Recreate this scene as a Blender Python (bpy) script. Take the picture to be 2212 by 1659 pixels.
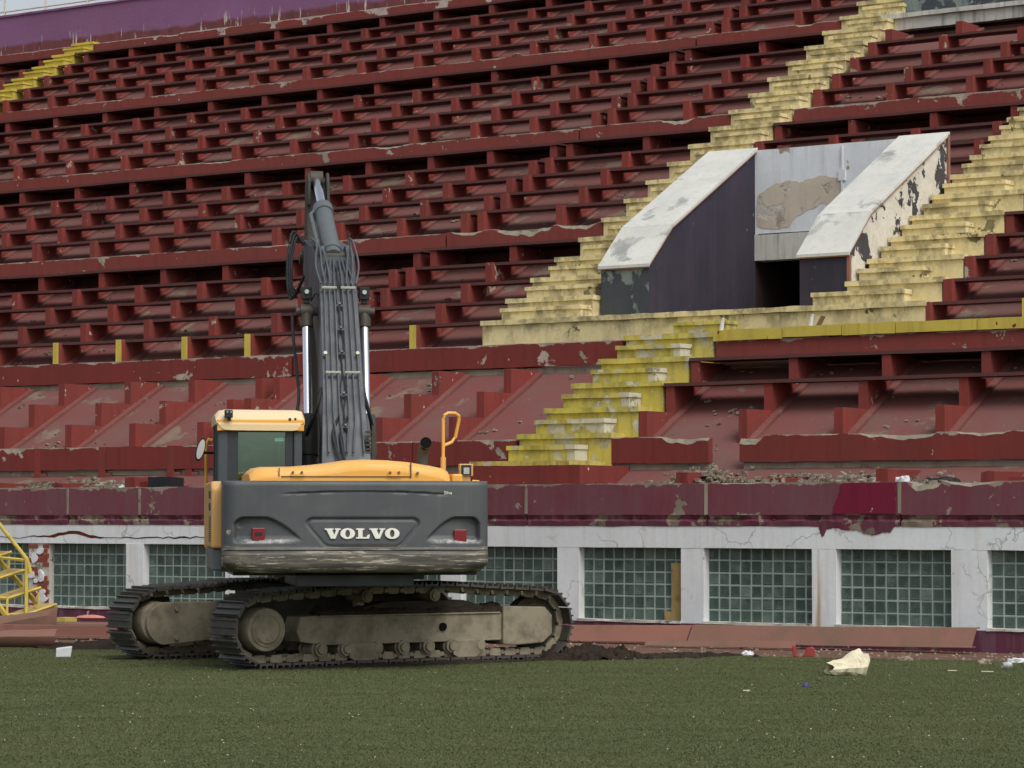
import bpy, math, random
import numpy as np
from mathutils import Vector, Matrix, noise as mnoise

random.seed(7)
for o in list(bpy.data.objects):
    bpy.data.objects.remove(o)
scene = bpy.context.scene
COL = scene.collection
RAD = math.radians

# ------------------------------------------------------------------ camera
FOC = 6250.6            # focal length in units of a 2212 px wide picture
CAM_H = 1.8
cam_data = bpy.data.cameras.new('camera')
cam = bpy.data.objects.new('camera', cam_data)
COL.objects.link(cam)
cam_data.sensor_width = 36.0
cam_data.lens = FOC / 2212.0 * 36.0
cam_data.clip_start = 0.5
cam_data.clip_end = 3000.0
cam.location = (0, 0, CAM_H)
cam.rotation_euler = (RAD(90) + math.atan((1113.85 - 829.5) / FOC), 0, 0)
scene.camera = cam

# ------------------------------------------------------------------ overcast sky and soft sun
SUN_EL, SUN_AZ = 52.0, 150.0     # azimuth clockwise from +Y (away from camera): behind, to the right
world = bpy.data.worlds.new('World')
scene.world = world
world.use_nodes = True
wn = world.node_tree
wn.nodes.clear()
w_out = wn.nodes.new('ShaderNodeOutputWorld')
w_bg = wn.nodes.new('ShaderNodeBackground')
w_sky = wn.nodes.new('ShaderNodeTexSky')
w_sky.sky_type = 'NISHITA'
w_sky.sun_disc = False
w_sky.sun_elevation = RAD(SUN_EL)
w_sky.sun_rotation = RAD(SUN_AZ)
w_sky.air_density = 1.0
w_sky.dust_density = 4.0
w_hsv = wn.nodes.new('ShaderNodeHueSaturation')     # cloud cover takes most of the blue away
w_hsv.inputs['Saturation'].default_value = 0.36
w_bg.inputs['Strength'].default_value = 0.12
wn.links.new(w_sky.outputs[0], w_hsv.inputs['Color'])
wn.links.new(w_hsv.outputs[0], w_bg.inputs['Color'])
wn.links.new(w_bg.outputs[0], w_out.inputs['Surface'])

sun_data = bpy.data.lights.new('sun', 'SUN')
sun = bpy.data.objects.new('sun', sun_data)
COL.objects.link(sun)
sun_data.energy = 1.0
sun_data.angle = RAD(35)
sun_data.color = (1.0, 0.965, 0.92)
_az, _el = RAD(SUN_AZ), RAD(SUN_EL)
_to_sun = Vector((math.sin(_az) * math.cos(_el), math.cos(_az) * math.cos(_el), math.sin(_el)))
sun.rotation_euler = _to_sun.to_track_quat('Z', 'Y').to_euler()
sun.location = (0, 0, 60)

scene.view_settings.view_transform = 'Standard'
scene.view_settings.look = 'None'
scene.view_settings.gamma = 1.0
scene.view_settings.exposure = 0.36
scene.view_settings.use_curve_mapping = False
scene.render.engine = 'CYCLES'

# ------------------------------------------------------------------ the stand's own frame: s along it, t into it, z up
Y0, TAN = 43.231, 0.6923
TH = math.atan(TAN)
SC, SS = math.cos(TH), math.sin(TH)
RISE, GOING, Z_BASE, T_BASE = 0.4249, 0.779, 2.9872, 1.65
def T(k): return T_BASE + k * GOING
def Z(k): return Z_BASE + k * RISE
def stand_world(s, t, z): return Vector((s * SC + t * SS, Y0 - s * SS + t * SC, z))

# ------------------------------------------------------------------ materials
def lin(r, g, b):
    f = lambda c: (c / 255 / 12.92) if c / 255 <= 0.04045 else ((c / 255 + 0.055) / 1.055) ** 2.4
    return (f(r), f(g), f(b), 1.0)
def mul(c, k): return (min(1, c[0] * k), min(1, c[1] * k), min(1, c[2] * k), 1.0)

class NT:
    def __init__(self, name):
        self.mat = bpy.data.materials.new(name)
        self.mat.use_nodes = True
        self.t = self.mat.node_tree
        self.n = self.t.nodes
        self.bsdf = self.n['Principled BSDF']
        self.tc = self.n.new('ShaderNodeTexCoord')
        info = self.n.new('ShaderNodeObjectInfo')
        self.rand = info.outputs['Random']
        m = self.math('MULTIPLY', self.rand, 97.0)
        cmb = self.n.new('ShaderNodeCombineXYZ')
        self.l(m, cmb.inputs[0]); self.l(m, cmb.inputs[1])
        add = self.n.new('ShaderNodeVectorMath')
        self.l(self.tc.outputs['Object'], add.inputs[0]); self.l(cmb.outputs[0], add.inputs[1])
        self.co = add.outputs[0]
        sep = self.n.new('ShaderNodeSeparateXYZ')
        self.l(self.tc.outputs['Object'], sep.inputs[0])
        self.x, self.y, self.z = sep.outputs
    def l(self, a, b): self.t.links.new(a, b)
    def setin(self, sock, v):
        if isinstance(v, bpy.types.NodeSocket): self.l(v, sock)
        else: sock.default_value = v
    def math(self, op, a, b=0.0, clamp=False):
        m = self.n.new('ShaderNodeMath'); m.operation = op; m.use_clamp = clamp
        self.setin(m.inputs[0], a); self.setin(m.inputs[1], b)
        return m.outputs[0]
    def scaled(self, sx, sy, sz):
        v = self.n.new('ShaderNodeVectorMath'); v.operation = 'MULTIPLY'
        self.l(self.co, v.inputs[0]); v.inputs[1].default_value = (sx, sy, sz)
        return v.outputs[0]
    def noise(self, scale, detail=4.0, rough=0.55, vec=None, dist=0.0):
        t = self.n.new('ShaderNodeTexNoise')
        t.inputs['Scale'].default_value = scale; t.inputs['Detail'].default_value = detail
        t.inputs['Roughness'].default_value = rough; t.inputs['Distortion'].default_value = dist
        self.l(vec if vec is not None else self.co, t.inputs['Vector'])
        return t.outputs['Fac']
    def ramp(self, v, lo, hi, a=0.0, b=1.0):
        m = self.n.new('ShaderNodeMapRange'); m.clamp = True
        self.setin(m.inputs[0], v)
        self.setin(m.inputs[1], lo); self.setin(m.inputs[2], hi)
        m.inputs[3].default_value = a; m.inputs[4].default_value = b
        return m.outputs[0]
    def mix(self, fac, a, b):
        m = self.n.new('ShaderNodeMix'); m.data_type = 'RGBA'
        self.setin(m.inputs[0], fac)
        self.setin(m.inputs[6], a); self.setin(m.inputs[7], b)
        return m.outputs[2]
    def bump(self, hgt, strength=0.4, dist=0.02):
        b = self.n.new('ShaderNodeBump')
        b.inputs['Strength'].default_value = strength; b.inputs['Distance'].default_value = dist
        self.setin(b.inputs['Height'], hgt)
        self.l(b.outputs[0], self.bsdf.inputs['Normal'])
    def out(self, col, rough=0.8, metal=0.0, spec=0.3):
        self.setin(self.bsdf.inputs['Base Color'], col)
        self.setin(self.bsdf.inputs['Roughness'], rough)
        self.bsdf.inputs['Metallic'].default_value = metal
        self.bsdf.inputs['Specular IOR Level'].default_value = spec
        return self.mat

CONC = lin(150, 143, 128)
PLAS = lin(188, 172, 158)
def paint(name, c1, c2, chip=0.66, chip_scale=2.2, edge=0.0, dirt=0.35, dirt_col=None, chip_a=PLAS, chip_b=CONC,
          streak=True, rough=0.85, bump=0.5, speck=True, soft=0.012, mildew=0.0, cracks=False, rust=0.0):
    """old paint on render: two tones, run-off streaks, flakes and spalls showing what is below.
    edge > 0: more flaking within that distance of the piece's own top edge (object z = 0)"""
    m = NT(name)
    base = m.mix(m.ramp(m.noise(0.9, 5), 0.35, 0.68), c1, c2)
    fine = m.noise(14, 4, 0.6)
    base = m.mix(m.ramp(fine, 0.35, 0.75, 0, 0.22), base, mul(c1, 0.62))
    if streak:
        st = m.noise(1.0, 4, 0.6, m.scaled(7, 7, 0.55))
        base = m.mix(m.ramp(st, 0.5, 0.78, 0, dirt), base, dirt_col or mul(c1, 0.45))
    if rust:
        rs = m.math('MULTIPLY', m.ramp(m.noise(1.0, 3, 0.6, m.scaled(2.6, 2.6, 0.10)), 0.655, 0.70), m.ramp(m.noise(1.0, 5, 0.6, m.scaled(16, 16, 0.5)), 0.42, 0.62))
        base = m.mix(m.math('MULTIPLY', rs, rust), base, lin(176, 140, 84))
    if mildew:
        ml = m.math('MULTIPLY', m.ramp(m.noise(3.2, 6, 0.7, m.scaled(1, 1, 0.7)), 0.46, 0.60), m.ramp(m.z, -0.34, -0.02, 0.18, 1.0))
        base = m.mix(m.math('MULTIPLY', ml, mildew), base, lin(84, 80, 60))
    if cracks:
        vo = m.n.new('ShaderNodeTexVoronoi'); vo.feature = 'DISTANCE_TO_EDGE'; vo.inputs['Scale'].default_value = 0.9
        wv = m.n.new('ShaderNodeVectorMath'); wv.operation = 'ADD'
        wn_ = m.n.new('ShaderNodeTexNoise'); wn_.inputs['Scale'].default_value = 3.5; wn_.inputs['Detail'].default_value = 5
        m.l(m.co, wn_.inputs['Vector']); sc_ = m.n.new('ShaderNodeVectorMath'); sc_.operation = 'SCALE'; sc_.inputs['Scale'].default_value = 0.5
        m.l(wn_.outputs['Color'], sc_.inputs[0]); m.l(m.co, wv.inputs[0]); m.l(sc_.outputs[0], wv.inputs[1]); m.l(wv.outputs[0], vo.inputs['Vector'])
        ck = m.math('MULTIPLY', m.ramp(vo.outputs['Distance'], 0.0, 0.012, 1.0, 0.0), m.ramp(m.noise(0.8, 3), 0.48, 0.56))
        base = m.mix(m.math('MULTIPLY', ck, 0.6), base, lin(120, 116, 108))
    n = m.noise(chip_scale, 7, 0.62, None, 0.25)
    big = m.noise(chip_scale * 0.22, 2)
    v = m.math('ADD', n, m.math('MULTIPLY', m.math('SUBTRACT', big, 0.5), 0.28))
    if edge:
        e = m.ramp(m.z, -edge, 0.0, 0.0, 0.13)
        v = m.math('ADD', v, e)
        v = m.math('ADD', v, m.ramp(m.z, -0.022, -0.008, 0.0, 0.09))
    mask = m.ramp(v, chip, chip + soft)
    cc = m.mix(m.ramp(m.noise(3.1, 4), 0.42, 0.6), chip_a, chip_b)
    cc = m.mix(m.ramp(fine, 0.3, 0.8, 0, 0.5), cc, mul(chip_b, 0.6))
    col = m.mix(mask, base, cc)
    if speck:
        sp = m.ramp(m.noise(9.0, 2, 0.5, m.scaled(1, 1, 0.6)), 0.745, 0.76)
        col = m.mix(sp, col, chip_a)
    h = m.math('SUBTRACT', m.math('MULTIPLY', fine, 0.25), mask)
    m.bump(h, bump, 0.012)
    return m.out(col, rough)

RED1, RED2 = lin(132, 61, 55), lin(121, 65, 59)
M = {}
M['red'] = paint('red_paint', RED1, RED2, 0.65, 2.2, 0.06)
M['red_top'] = paint('red_paint_badly_peeled', RED1, RED2, 0.60, 1.3, 0.05, 0.35, None, lin(196, 184, 172), lin(170, 160, 150))
M['red_low'] = paint('red_paint_flaking', lin(126, 53, 48), lin(114, 54, 50), 0.645, 1.7, 0.08)
M['tooth'] = paint('red_paint_raker', lin(136, 60, 53), lin(118, 60, 55), 0.648, 3.0, 0, 0.5)
M['rib'] = paint('dusty_red_rib', lin(116, 66, 62), lin(126, 84, 78), 0.66, 2.0, 0, 0.3, lin(92, 82, 74), lin(140, 122, 108), lin(118, 106, 92), soft=0.05)
M['slab'] = paint('dusty_red_slab', lin(118, 70, 67), lin(112, 82, 76), 0.585, 1.2, 0, 0.3, lin(92, 82, 74), lin(132, 110, 96), lin(118, 106, 92), soft=0.05)
M['maroon'] = paint('maroon_paint', lin(117, 60, 71), lin(112, 76, 82), 0.618, 2.4, 0.08, 0.5, lin(108, 84, 88), lin(158, 144, 130), lin(132, 124, 108))
M['maroon_foot'] = paint('spalled_maroon_foot', lin(112, 56, 72), lin(100, 62, 74), 0.53, 2.6, 0, 0.4, lin(108, 84, 88), lin(158, 144, 128), lin(120, 110, 92))
M['floor_dirt'] = paint('littered_floor', lin(112, 88, 80), lin(122, 108, 98), 0.52, 3.2, 0, 0.3, lin(80, 70, 62), lin(150, 140, 124), lin(96, 88, 78), speck=False)
M['maroon_bright'] = paint('fresh_maroon_patch', lin(118, 26, 54), lin(106, 32, 56), 0.72, 2.0, 0)
M['plinth'] = paint('maroon_plinth', lin(102, 52, 72), lin(88, 50, 66), 0.71, 2.0, 0, 0.5, lin(140, 120, 128))
M['concrete'] = paint('bare_concrete', CONC, lin(128, 120, 104), 0.62, 3.0, 0, 0.5, lin(84, 78, 66), lin(168, 160, 146), lin(112, 104, 90), speck=False, bump=0.9)
M['yellow_pale'] = paint('pale_yellow_paint', lin(230, 214, 160), lin(220, 206, 160), 0.65, 2.4, 0, 0.45, lin(140, 126, 92), lin(150, 140, 104), lin(104, 96, 70), mildew=0.62)
M['yellow'] = paint('bright_yellow_paint', lin(204, 188, 84), lin(194, 182, 104), 0.565, 2.8, 0, 0.75, lin(118, 112, 70), lin(206, 202, 182), lin(176, 170, 146), mildew=0.45)
M['step_white'] = paint('worn_white_step_end', lin(206, 202, 186), lin(190, 186, 168), 0.58, 5.0, 0, 0.6, lin(130, 124, 100), lin(160, 152, 128), lin(140, 132, 106))
M['yellow_clean'] = paint('yellow_cap_paint', lin(206, 188, 84), lin(190, 172, 78), 0.69, 3.0, 0, 0.5, lin(130, 96, 40), lin(110, 50, 40), lin(120, 90, 50))
M['white_wall'] = paint('white_wall_paint', lin(229, 234, 236), lin(217, 222, 223), 0.695, 1.6, 0, 0.30, lin(176, 152, 108), lin(176, 170, 158), lin(150, 140, 124), speck=False, cracks=True, rust=0.85)
M['white_cap'] = paint('white_cap_paint', lin(210, 210, 202), lin(192, 194, 188), 0.575, 1.1, 0, 0.3, lin(150, 150, 140), lin(150, 152, 148), lin(178, 180, 174), speck=False, soft=0.06)
M['grey_wall'] = paint('blue_white_wall_paint', lin(226, 230, 234), lin(212, 218, 222), 0.69, 0.9, 0, 0.35, lin(140, 138, 128), lin(168, 152, 134), lin(150, 140, 126), speck=False)
M['bare_render'] = paint('bare_render_patch', lin(206, 196, 180), lin(192, 180, 162), 0.55, 2.6, 0, 0.3, lin(120, 110, 96), lin(206, 204, 198), lin(160, 146, 128), speck=False, soft=0.05)
M['dark_purple'] = paint('dark_purple_paint', lin(64, 56, 70), lin(50, 49, 60), 0.70, 3.2, 0, 0.32, lin(80, 76, 88), lin(110, 118, 116), lin(96, 100, 98))
M['dark_peel'] = paint('dark_paint_peeled_to_white', lin(62, 62, 68), lin(76, 72, 78), 0.455, 2.8, 0, 0.3, lin(44, 42, 48), lin(216, 212, 202), lin(206, 202, 190), speck=False)
M['dark_grey_peel'] = paint('dark_paint_scuffed_grey', lin(60, 64, 72), lin(72, 78, 82), 0.50, 2.6, 0, 0.3, lin(50, 52, 58), lin(128, 140, 134), lin(112, 122, 120), speck=False, soft=0.05)
M['ledge_white'] = paint('stained_white_ledge', lin(206, 206, 198), lin(188, 188, 180), 0.70, 1.6, 0, 0.85, lin(96, 90, 78), lin(150, 144, 132), lin(120, 114, 100), speck=False)
M['brick'] = paint('red_brick', lin(150, 78, 54), lin(134, 66, 46), 0.66, 6.0, 0, 0.2, None, lin(200, 192, 184), lin(180, 170, 160))
M['mortar'] = paint('window_mortar', lin(166, 182, 176), lin(150, 166, 158), 0.66, 4.0, 0, 0.4, lin(96, 104, 98), lin(196, 198, 192), lin(170, 170, 160))
M['sill'] = paint('rough_white_sill', lin(212, 208, 200), lin(190, 186, 176), 0.62, 5.0, 0, 0.4, None, lin(150, 140, 124), lin(120, 112, 98))

def make_top_wall():
    m = NT('purple_top_wall')
    z = m.math('ADD', m.z, m.math('MULTIPLY', m.noise(1.2, 6, 0.6), 0.35))
    purple = m.mix(m.ramp(m.noise(0.5, 4), 0.3, 0.7), lin(138, 96, 136), lin(124, 86, 116))
    red = m.mix(m.ramp(m.noise(1.0, 4, 0.6, m.scaled(6, 6, 0.5)), 0.4, 0.75), lin(118, 64, 68), lin(88, 58, 60))
    col = m.mix(m.ramp(z, -0.74, -0.66), red, purple)
    st = m.ramp(m.noise(1.0, 5, 0.6, m.scaled(9, 9, 1.1)), 0.61, 0.64)
    low = m.ramp(z, -0.75, -0.45, 1.0, 0.0)
    col = m.mix(m.math('MULTIPLY', st, low), col, lin(196, 186, 176))
    m.bump(m.noise(12, 4), 0.4, 0.02)
    return m.out(col, 0.85)
M['top_wall'] = make_top_wall()

def make_steel(name, c1, c2, rust, rough=0.6, metal=0.0, sc=2.0, amt=0.55):
    m = NT(name)
    base = m.mix(m.ramp(m.noise(sc, 5), 0.35, 0.65), c1, c2)
    col = m.mix(m.ramp(m.noise(sc * 2.3, 6, 0.65), amt, amt + 0.2, 0, 0.85), base, rust)
    m.bump(m.noise(30, 4), 0.15, 0.01)
    return m.out(col, rough, metal)
M['plank'] = make_steel('old_plank_edge', lin(98, 56, 54), lin(86, 60, 58), lin(78, 58, 48), 0.8, 0, 3.0, 0.5)
M['rust_sheet'] = make_steel('faded_rusty_sheet', lin(136, 98, 86), lin(126, 94, 80), lin(112, 94, 76), 0.75, 0, 0.9, 0.45)
M['rust_red'] = make_steel('faded_red_sheet', lin(146, 100, 87), lin(134, 94, 82), lin(116, 90, 74), 0.75, 0, 1.1, 0.55)
M['yellow_steel'] = make_steel('yellow_steel_paint', lin(206, 184, 84), lin(192, 172, 92), lin(142, 118, 62), 0.6, 0, 2.0, 0.55)
M['tread_wood'] = make_steel('worn_yellow_tread', lin(168, 146, 90), lin(150, 132, 90), lin(120, 100, 62), 0.85, 0, 3.0, 0.5)
M['pipe_white'] = make_steel('pale_rail_paint', lin(212, 208, 190), lin(196, 192, 176), lin(150, 130, 100), 0.5, 0, 3.0, 0.62)

def simple(name, col, rough=0.5, metal=0.0, spec=0.4, var=0.25, sc=6.0):
    m = NT(name)
    c = m.mix(m.ramp(m.noise(sc, 5), 0.3, 0.7, 0, var), col, mul(col, 0.55))
    return m.out(c, rough, metal, spec)
M['black'] = simple('black_hole', (0.006, 0.006, 0.007, 1), 0.9, 0, 0.1)
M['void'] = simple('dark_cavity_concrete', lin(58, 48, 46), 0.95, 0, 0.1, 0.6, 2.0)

def make_glass_block():
    m = NT('glass_block')
    g = m.n.new('ShaderNodeNewGeometry')
    rv = m.math('FRACT', m.math('ADD', m.rand, g.outputs['Random Per Island']))
    base = m.mix(rv, lin(60, 76, 72), lin(80, 98, 91))
    base = m.mix(m.math('MULTIPLY', m.ramp(rv, 0.95, 0.96), 0.25), base, lin(146, 160, 152))
    grime = m.ramp(m.noise(3.5, 5, 0.6), 0.48, 0.75, 0, 0.5)
    col = m.mix(grime, base, lin(134, 148, 140))
    rib = m.n.new('ShaderNodeTexWave'); rib.inputs['Scale'].default_value = 9.0; rib.inputs['Distortion'].default_value = 1.5
    rib.bands_direction = 'Z'
    m.l(m.tc.outputs['Object'], rib.inputs['Vector'])
    m.bump(rib.outputs['Fac'], 0.08, 0.004)
    return m.out(col, m.ramp(m.noise(5, 3), 0.3, 0.7, 0.12, 0.4), 0.0, 0.5)
M['glass_block'] = make_glass_block()

def make_ground(name, c1, c2, c3, s1=0.35, s2=14.0, bump=0.6):
    m = NT(name)
    col = m.mix(m.ramp(m.noise(s1, 5, 0.6), 0.35, 0.68), c1, c2)
    col = m.mix(m.ramp(m.noise(s2, 5, 0.65), 0.4, 0.75, 0, 0.7), col, c3)
    m.bump(m.noise(s2 * 1.5, 5, 0.7), bump, 0.03)
    return m.out(col, 0.95, 0, 0.1)
def make_turf():
    m = NT('turf_ground')
    col = m.mix(m.ramp(m.noise(0.8, 6, 0.65, m.scaled(0.5, 1.5, 1)), 0.36, 0.66), lin(76, 84, 54), lin(94, 99, 68))
    col = m.mix(m.ramp(m.noise(2.2, 4, 0.6, m.scaled(0.4, 1.6, 1)), 0.5, 0.72, 0, 0.6), col, lin(60, 68, 42))
    col = m.mix(m.ramp(m.noise(45.0, 4, 0.7), 0.35, 0.7, 0, 0.35), col, lin(66, 73, 45))
    m.bump(m.noise(60, 4, 0.7), 0.35, 0.015)
    return m.out(col, 0.95, 0, 0.08)
M['turf'] = make_turf()
M['track_dirt'] = make_ground('red_dirt_track', lin(122, 92, 80), lin(108, 84, 74), lin(80, 68, 58), 0.8, 9.0)
M['soil'] = make_ground('dark_churned_soil', lin(62, 54, 46), lin(48, 42, 36), lin(34, 30, 26), 2.0, 12.0, 1.0)
M['rubble'] = make_ground('rubble', lin(156, 146, 130), lin(132, 124, 108), lin(90, 82, 70), 2.0, 8.0, 1.0)
def make_blade():
    m = NT('grass_blade')
    g = m.n.new('ShaderNodeNewGeometry')
    patch = m.ramp(m.noise(0.8, 6, 0.65, m.scaled(0.5, 1.5, 1)), 0.38, 0.64)
    c = m.mix(g.outputs['Random Per Island'], lin(84, 92, 62), lin(94, 101, 71))
    dk = m.ramp(m.noise(2.2, 4, 0.6, m.scaled(0.4, 1.6, 1)), 0.48, 0.7, 0, 0.6)
    c = m.mix(dk, c, lin(62, 70, 43))
    c = m.mix(m.math('MULTIPLY', patch, 0.7), c, lin(100, 104, 72))
    dry = m.ramp(g.outputs['Random Per Island'], 0.965, 0.98)
    c = m.mix(dry, c, lin(118, 116, 82))
    return m.out(c, 0.85, 0, 0.1)
M['blade'] = make_blade()

# excavator
def make_counterweight():
    m = NT('counterweight_paint')
    base = m.mix(m.ramp(m.noise(1.3, 4), 0.3, 0.7), lin(74, 78, 81), lin(83, 87, 88))
    scr = m.noise(1.0, 7, 0.7, m.scaled(1.1, 1.1, 26))
    lowz = m.math('ADD', m.z, m.math('MULTIPLY', m.noise(2.0, 3), 0.16))
    low = m.ramp(lowz, 1.46, 1.56, 1.0, 0.0)
    worn = m.mix(m.ramp(m.noise(1.0, 6, 0.65, m.scaled(1.6, 1.6, 17)), 0.40, 0.58), lin(102, 96, 84), lin(66, 65, 62))
    worn = m.mix(m.ramp(m.noise(1.0, 7, 0.75, m.scaled(2.2, 2.2, 30)), 0.55, 0.60), worn, lin(178, 172, 154))
    col = m.mix(low, base, worn)
    sc2 = m.ramp(scr, 0.735, 0.76, 0, 0.55)
    col = m.mix(m.math('MULTIPLY', sc2, m.ramp(m.z, 1.3, 1.9, 1.0, 0.15)), col, lin(160, 158, 148))
    side = m.math('MULTIPLY', m.ramp(m.math('ABSOLUTE', m.x), 1.35, 1.5), m.ramp(m.noise(7, 5, 0.6), 0.6, 0.64))
    col = m.mix(m.math('MULTIPLY', side, m.ramp(m.z, 1.75, 1.6)), col, lin(190, 186, 166))
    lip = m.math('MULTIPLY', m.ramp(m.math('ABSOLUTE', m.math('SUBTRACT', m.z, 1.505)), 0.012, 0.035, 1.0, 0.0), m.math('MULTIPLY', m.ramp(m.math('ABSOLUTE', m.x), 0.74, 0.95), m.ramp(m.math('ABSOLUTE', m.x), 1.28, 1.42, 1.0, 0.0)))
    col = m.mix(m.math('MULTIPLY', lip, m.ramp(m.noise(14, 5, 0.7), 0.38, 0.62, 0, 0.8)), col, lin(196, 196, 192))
    runs = m.ramp(m.noise(1.0, 4, 0.6, m.scaled(9, 9, 0.5)), 0.52, 0.75, 0, 0.22)
    col = m.mix(runs, col, lin(112, 110, 102))
    dust = m.ramp(m.noise(4, 5), 0.5, 0.9, 0, 0.25)
    col = m.mix(dust, col, lin(122, 122, 118))
    m.bump(m.math('SUBTRACT', m.math('MULTIPLY', m.noise(40, 3), 0.15), m.math('MULTIPLY', low, scr)), 0.25, 0.01)
    return m.out(col, 0.5, 0, 0.4)
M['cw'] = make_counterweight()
def make_machine(name, c1, dust, amt=0.4, rough=0.45, sc=2.5, spec=0.45, lo=0.45, hi=0.8):
    m = NT(name)
    col = m.mix(m.ramp(m.noise(sc, 6, 0.65), lo, hi, 0, amt), c1, dust)
    g = m.n.new('ShaderNodeNewGeometry'); sp = m.n.new('ShaderNodeSeparateXYZ')
    m.l(g.outputs['Normal'], sp.inputs[0])
    up = m.math('MULTIPLY', m.ramp(sp.outputs[2], 0.5, 0.95), m.ramp(m.noise(3.0, 4), 0.3, 0.7, 0.35, 1.0))
    col = m.mix(m.math('MULTIPLY', up, amt), col, dust)
    return m.out(col, m.ramp(m.noise(4, 4), 0.3, 0.7, rough - 0.08, rough + 0.15), 0, spec)
M['dgrey'] = make_machine('dark_grey_machine_paint', lin(67, 73, 78), lin(92, 94, 91), 0.32)
M['dgrey2'] = make_machine('grey_cylinder_paint', lin(86, 94, 99), lin(112, 112, 108), 0.35)
M['pipe'] = make_machine('painted_pipe', lin(74, 81, 86), lin(100, 101, 97), 0.3)
M['myellow'] = make_machine('machine_yellow', lin(232, 170, 74), lin(214, 188, 146), 0.35, 0.42, 1.2)
M['mcream'] = make_machine('faded_machine_yellow', lin(224, 200, 152), lin(214, 204, 184), 0.7, 0.5, 1.0)
M['mtan'] = make_machine('sun_bleached_side_panel', lin(206, 160, 98), lin(196, 170, 132), 0.5, 0.5, 1.5)
M['mud'] = make_machine('mud_coated_steel', lin(142, 134, 115), lin(96, 89, 75), 0.75, 0.85, 4.5, 0.15, 0.42, 0.66)
M['mud_dark'] = make_machine('dark_muddy_steel', lin(58, 54, 46), lin(38, 35, 30), 0.7, 0.8, 4.0, 0.15)
M['shoe'] = make_machine('worn_track_shoe', lin(70, 67, 62), lin(48, 44, 38), 0.7, 0.45, 6.0, 0.5)
M['armpaint'] = make_machine('dirty_arm_paint', lin(66, 66, 60), lin(58, 50, 38), 0.7, 0.6, 3.0, 0.3)
M['rubber'] = make_machine('black_rubber', lin(40, 42, 44), lin(74, 74, 70), 0.35, 0.6, 5.0, 0.3)
M['black_trim'] = make_machine('black_cab_trim', lin(46, 50, 54), lin(78, 80, 80), 0.35, 0.4, 3.0)
M['grease'] = make_machine('greasy_pin', lin(62, 58, 50), lin(84, 74, 56), 0.6, 0.55, 8.0)
M['chrome'] = simple('chromed_rod', (0.86, 0.88, 0.94, 1), 0.12, 1.0, 0.5, 0.05)
M['clamp'] = simple('zinc_clamp', lin(168, 170, 158), 0.45, 0.3)
M['bolt'] = simple('bolt_head', lin(120, 110, 94), 0.5, 0.6)
M['letter'] = simple('white_lettering', lin(236, 234, 222), 0.5, 0, 0.3, 0.12)
M['red_lens'] = simple('red_lamp_lens', lin(126, 30, 34), 0.3, 0, 0.5, 0.3, 20)
M['mirror'] = simple('mirror_glass', (0.9, 0.92, 0.95, 1), 0.03, 1.0, 0.5, 0.02)
M['lamp_glass'] = simple('lamp_glass', lin(190, 200, 196), 0.15, 0.3, 0.6, 0.3, 20)
M['seat'] = simple('grey_seat_fabric', lin(88, 86, 86), 0.9)
M['sticker'] = simple('pale_green_sticker', lin(150, 214, 192), 0.6)
M['soot'] = simple('sooty_pipe', lin(86, 88, 88), 0.6, 0.3, 0.4, 0.7, 5)
def make_cab_glass():
    m = NT('tinted_cab_glass')
    tr = m.n.new('ShaderNodeBsdfTransparent'); tr.inputs[0].default_value = lin(196, 216, 208)
    gl = m.n.new('ShaderNodeBsdfGlossy'); gl.inputs['Roughness'].default_value = 0.03; gl.inputs['Color'].default_value = lin(196, 222, 212)
    fr = m.n.new('ShaderNodeFresnel'); fr.inputs['IOR'].default_value = 1.45
    mx = m.n.new('ShaderNodeMixShader')
    fac = m.math('ADD', m.math('MULTIPLY', fr.outputs[0], 0.9), m.ramp(m.noise(1.5, 3), 0.2, 0.8, 0.20, 0.28))
    m.l(fac, mx.inputs[0]); m.l(tr.outputs[0], mx.inputs[1]); m.l(gl.outputs[0], mx.inputs[2])
    m.l(mx.outputs[0], m.n['Material Output'].inputs['Surface'])
    return m.mat
M['cab_glass'] = make_cab_glass()
M['paper'] = simple('crumpled_paper', lin(222, 214, 184), 0.9, 0, 0.1, 0.2, 3)
M['white_plastic'] = simple('white_plastic', lin(214, 216, 220), 0.6, 0, 0.3, 0.2, 4)
M['black_bag'] = simple('black_bin_bag', lin(34, 36, 40), 0.45, 0, 0.4)
M['blue_scrap'] = simple('blue_scrap', lin(84, 84, 132), 0.6)
M['red_scrap'] = simple('red_plastic', lin(150, 60, 58), 0.6)
M['pink'] = simple('faded_pink_plastic', lin(206, 130, 120), 0.7)
M['plant'] = simple('weed_leaf', lin(62, 72, 36), 0.8, 0, 0.2, 0.4)
def make_cup():
    m = NT('clear_plastic_cup')
    m.setin(m.bsdf.inputs['Base Color'], (0.85, 0.9, 0.86, 1)); m.bsdf.inputs['Roughness'].default_value = 0.15
    m.bsdf.inputs['Transmission Weight'].default_value = 0.6
    return m.mat
M['cup'] = make_cup()

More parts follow.
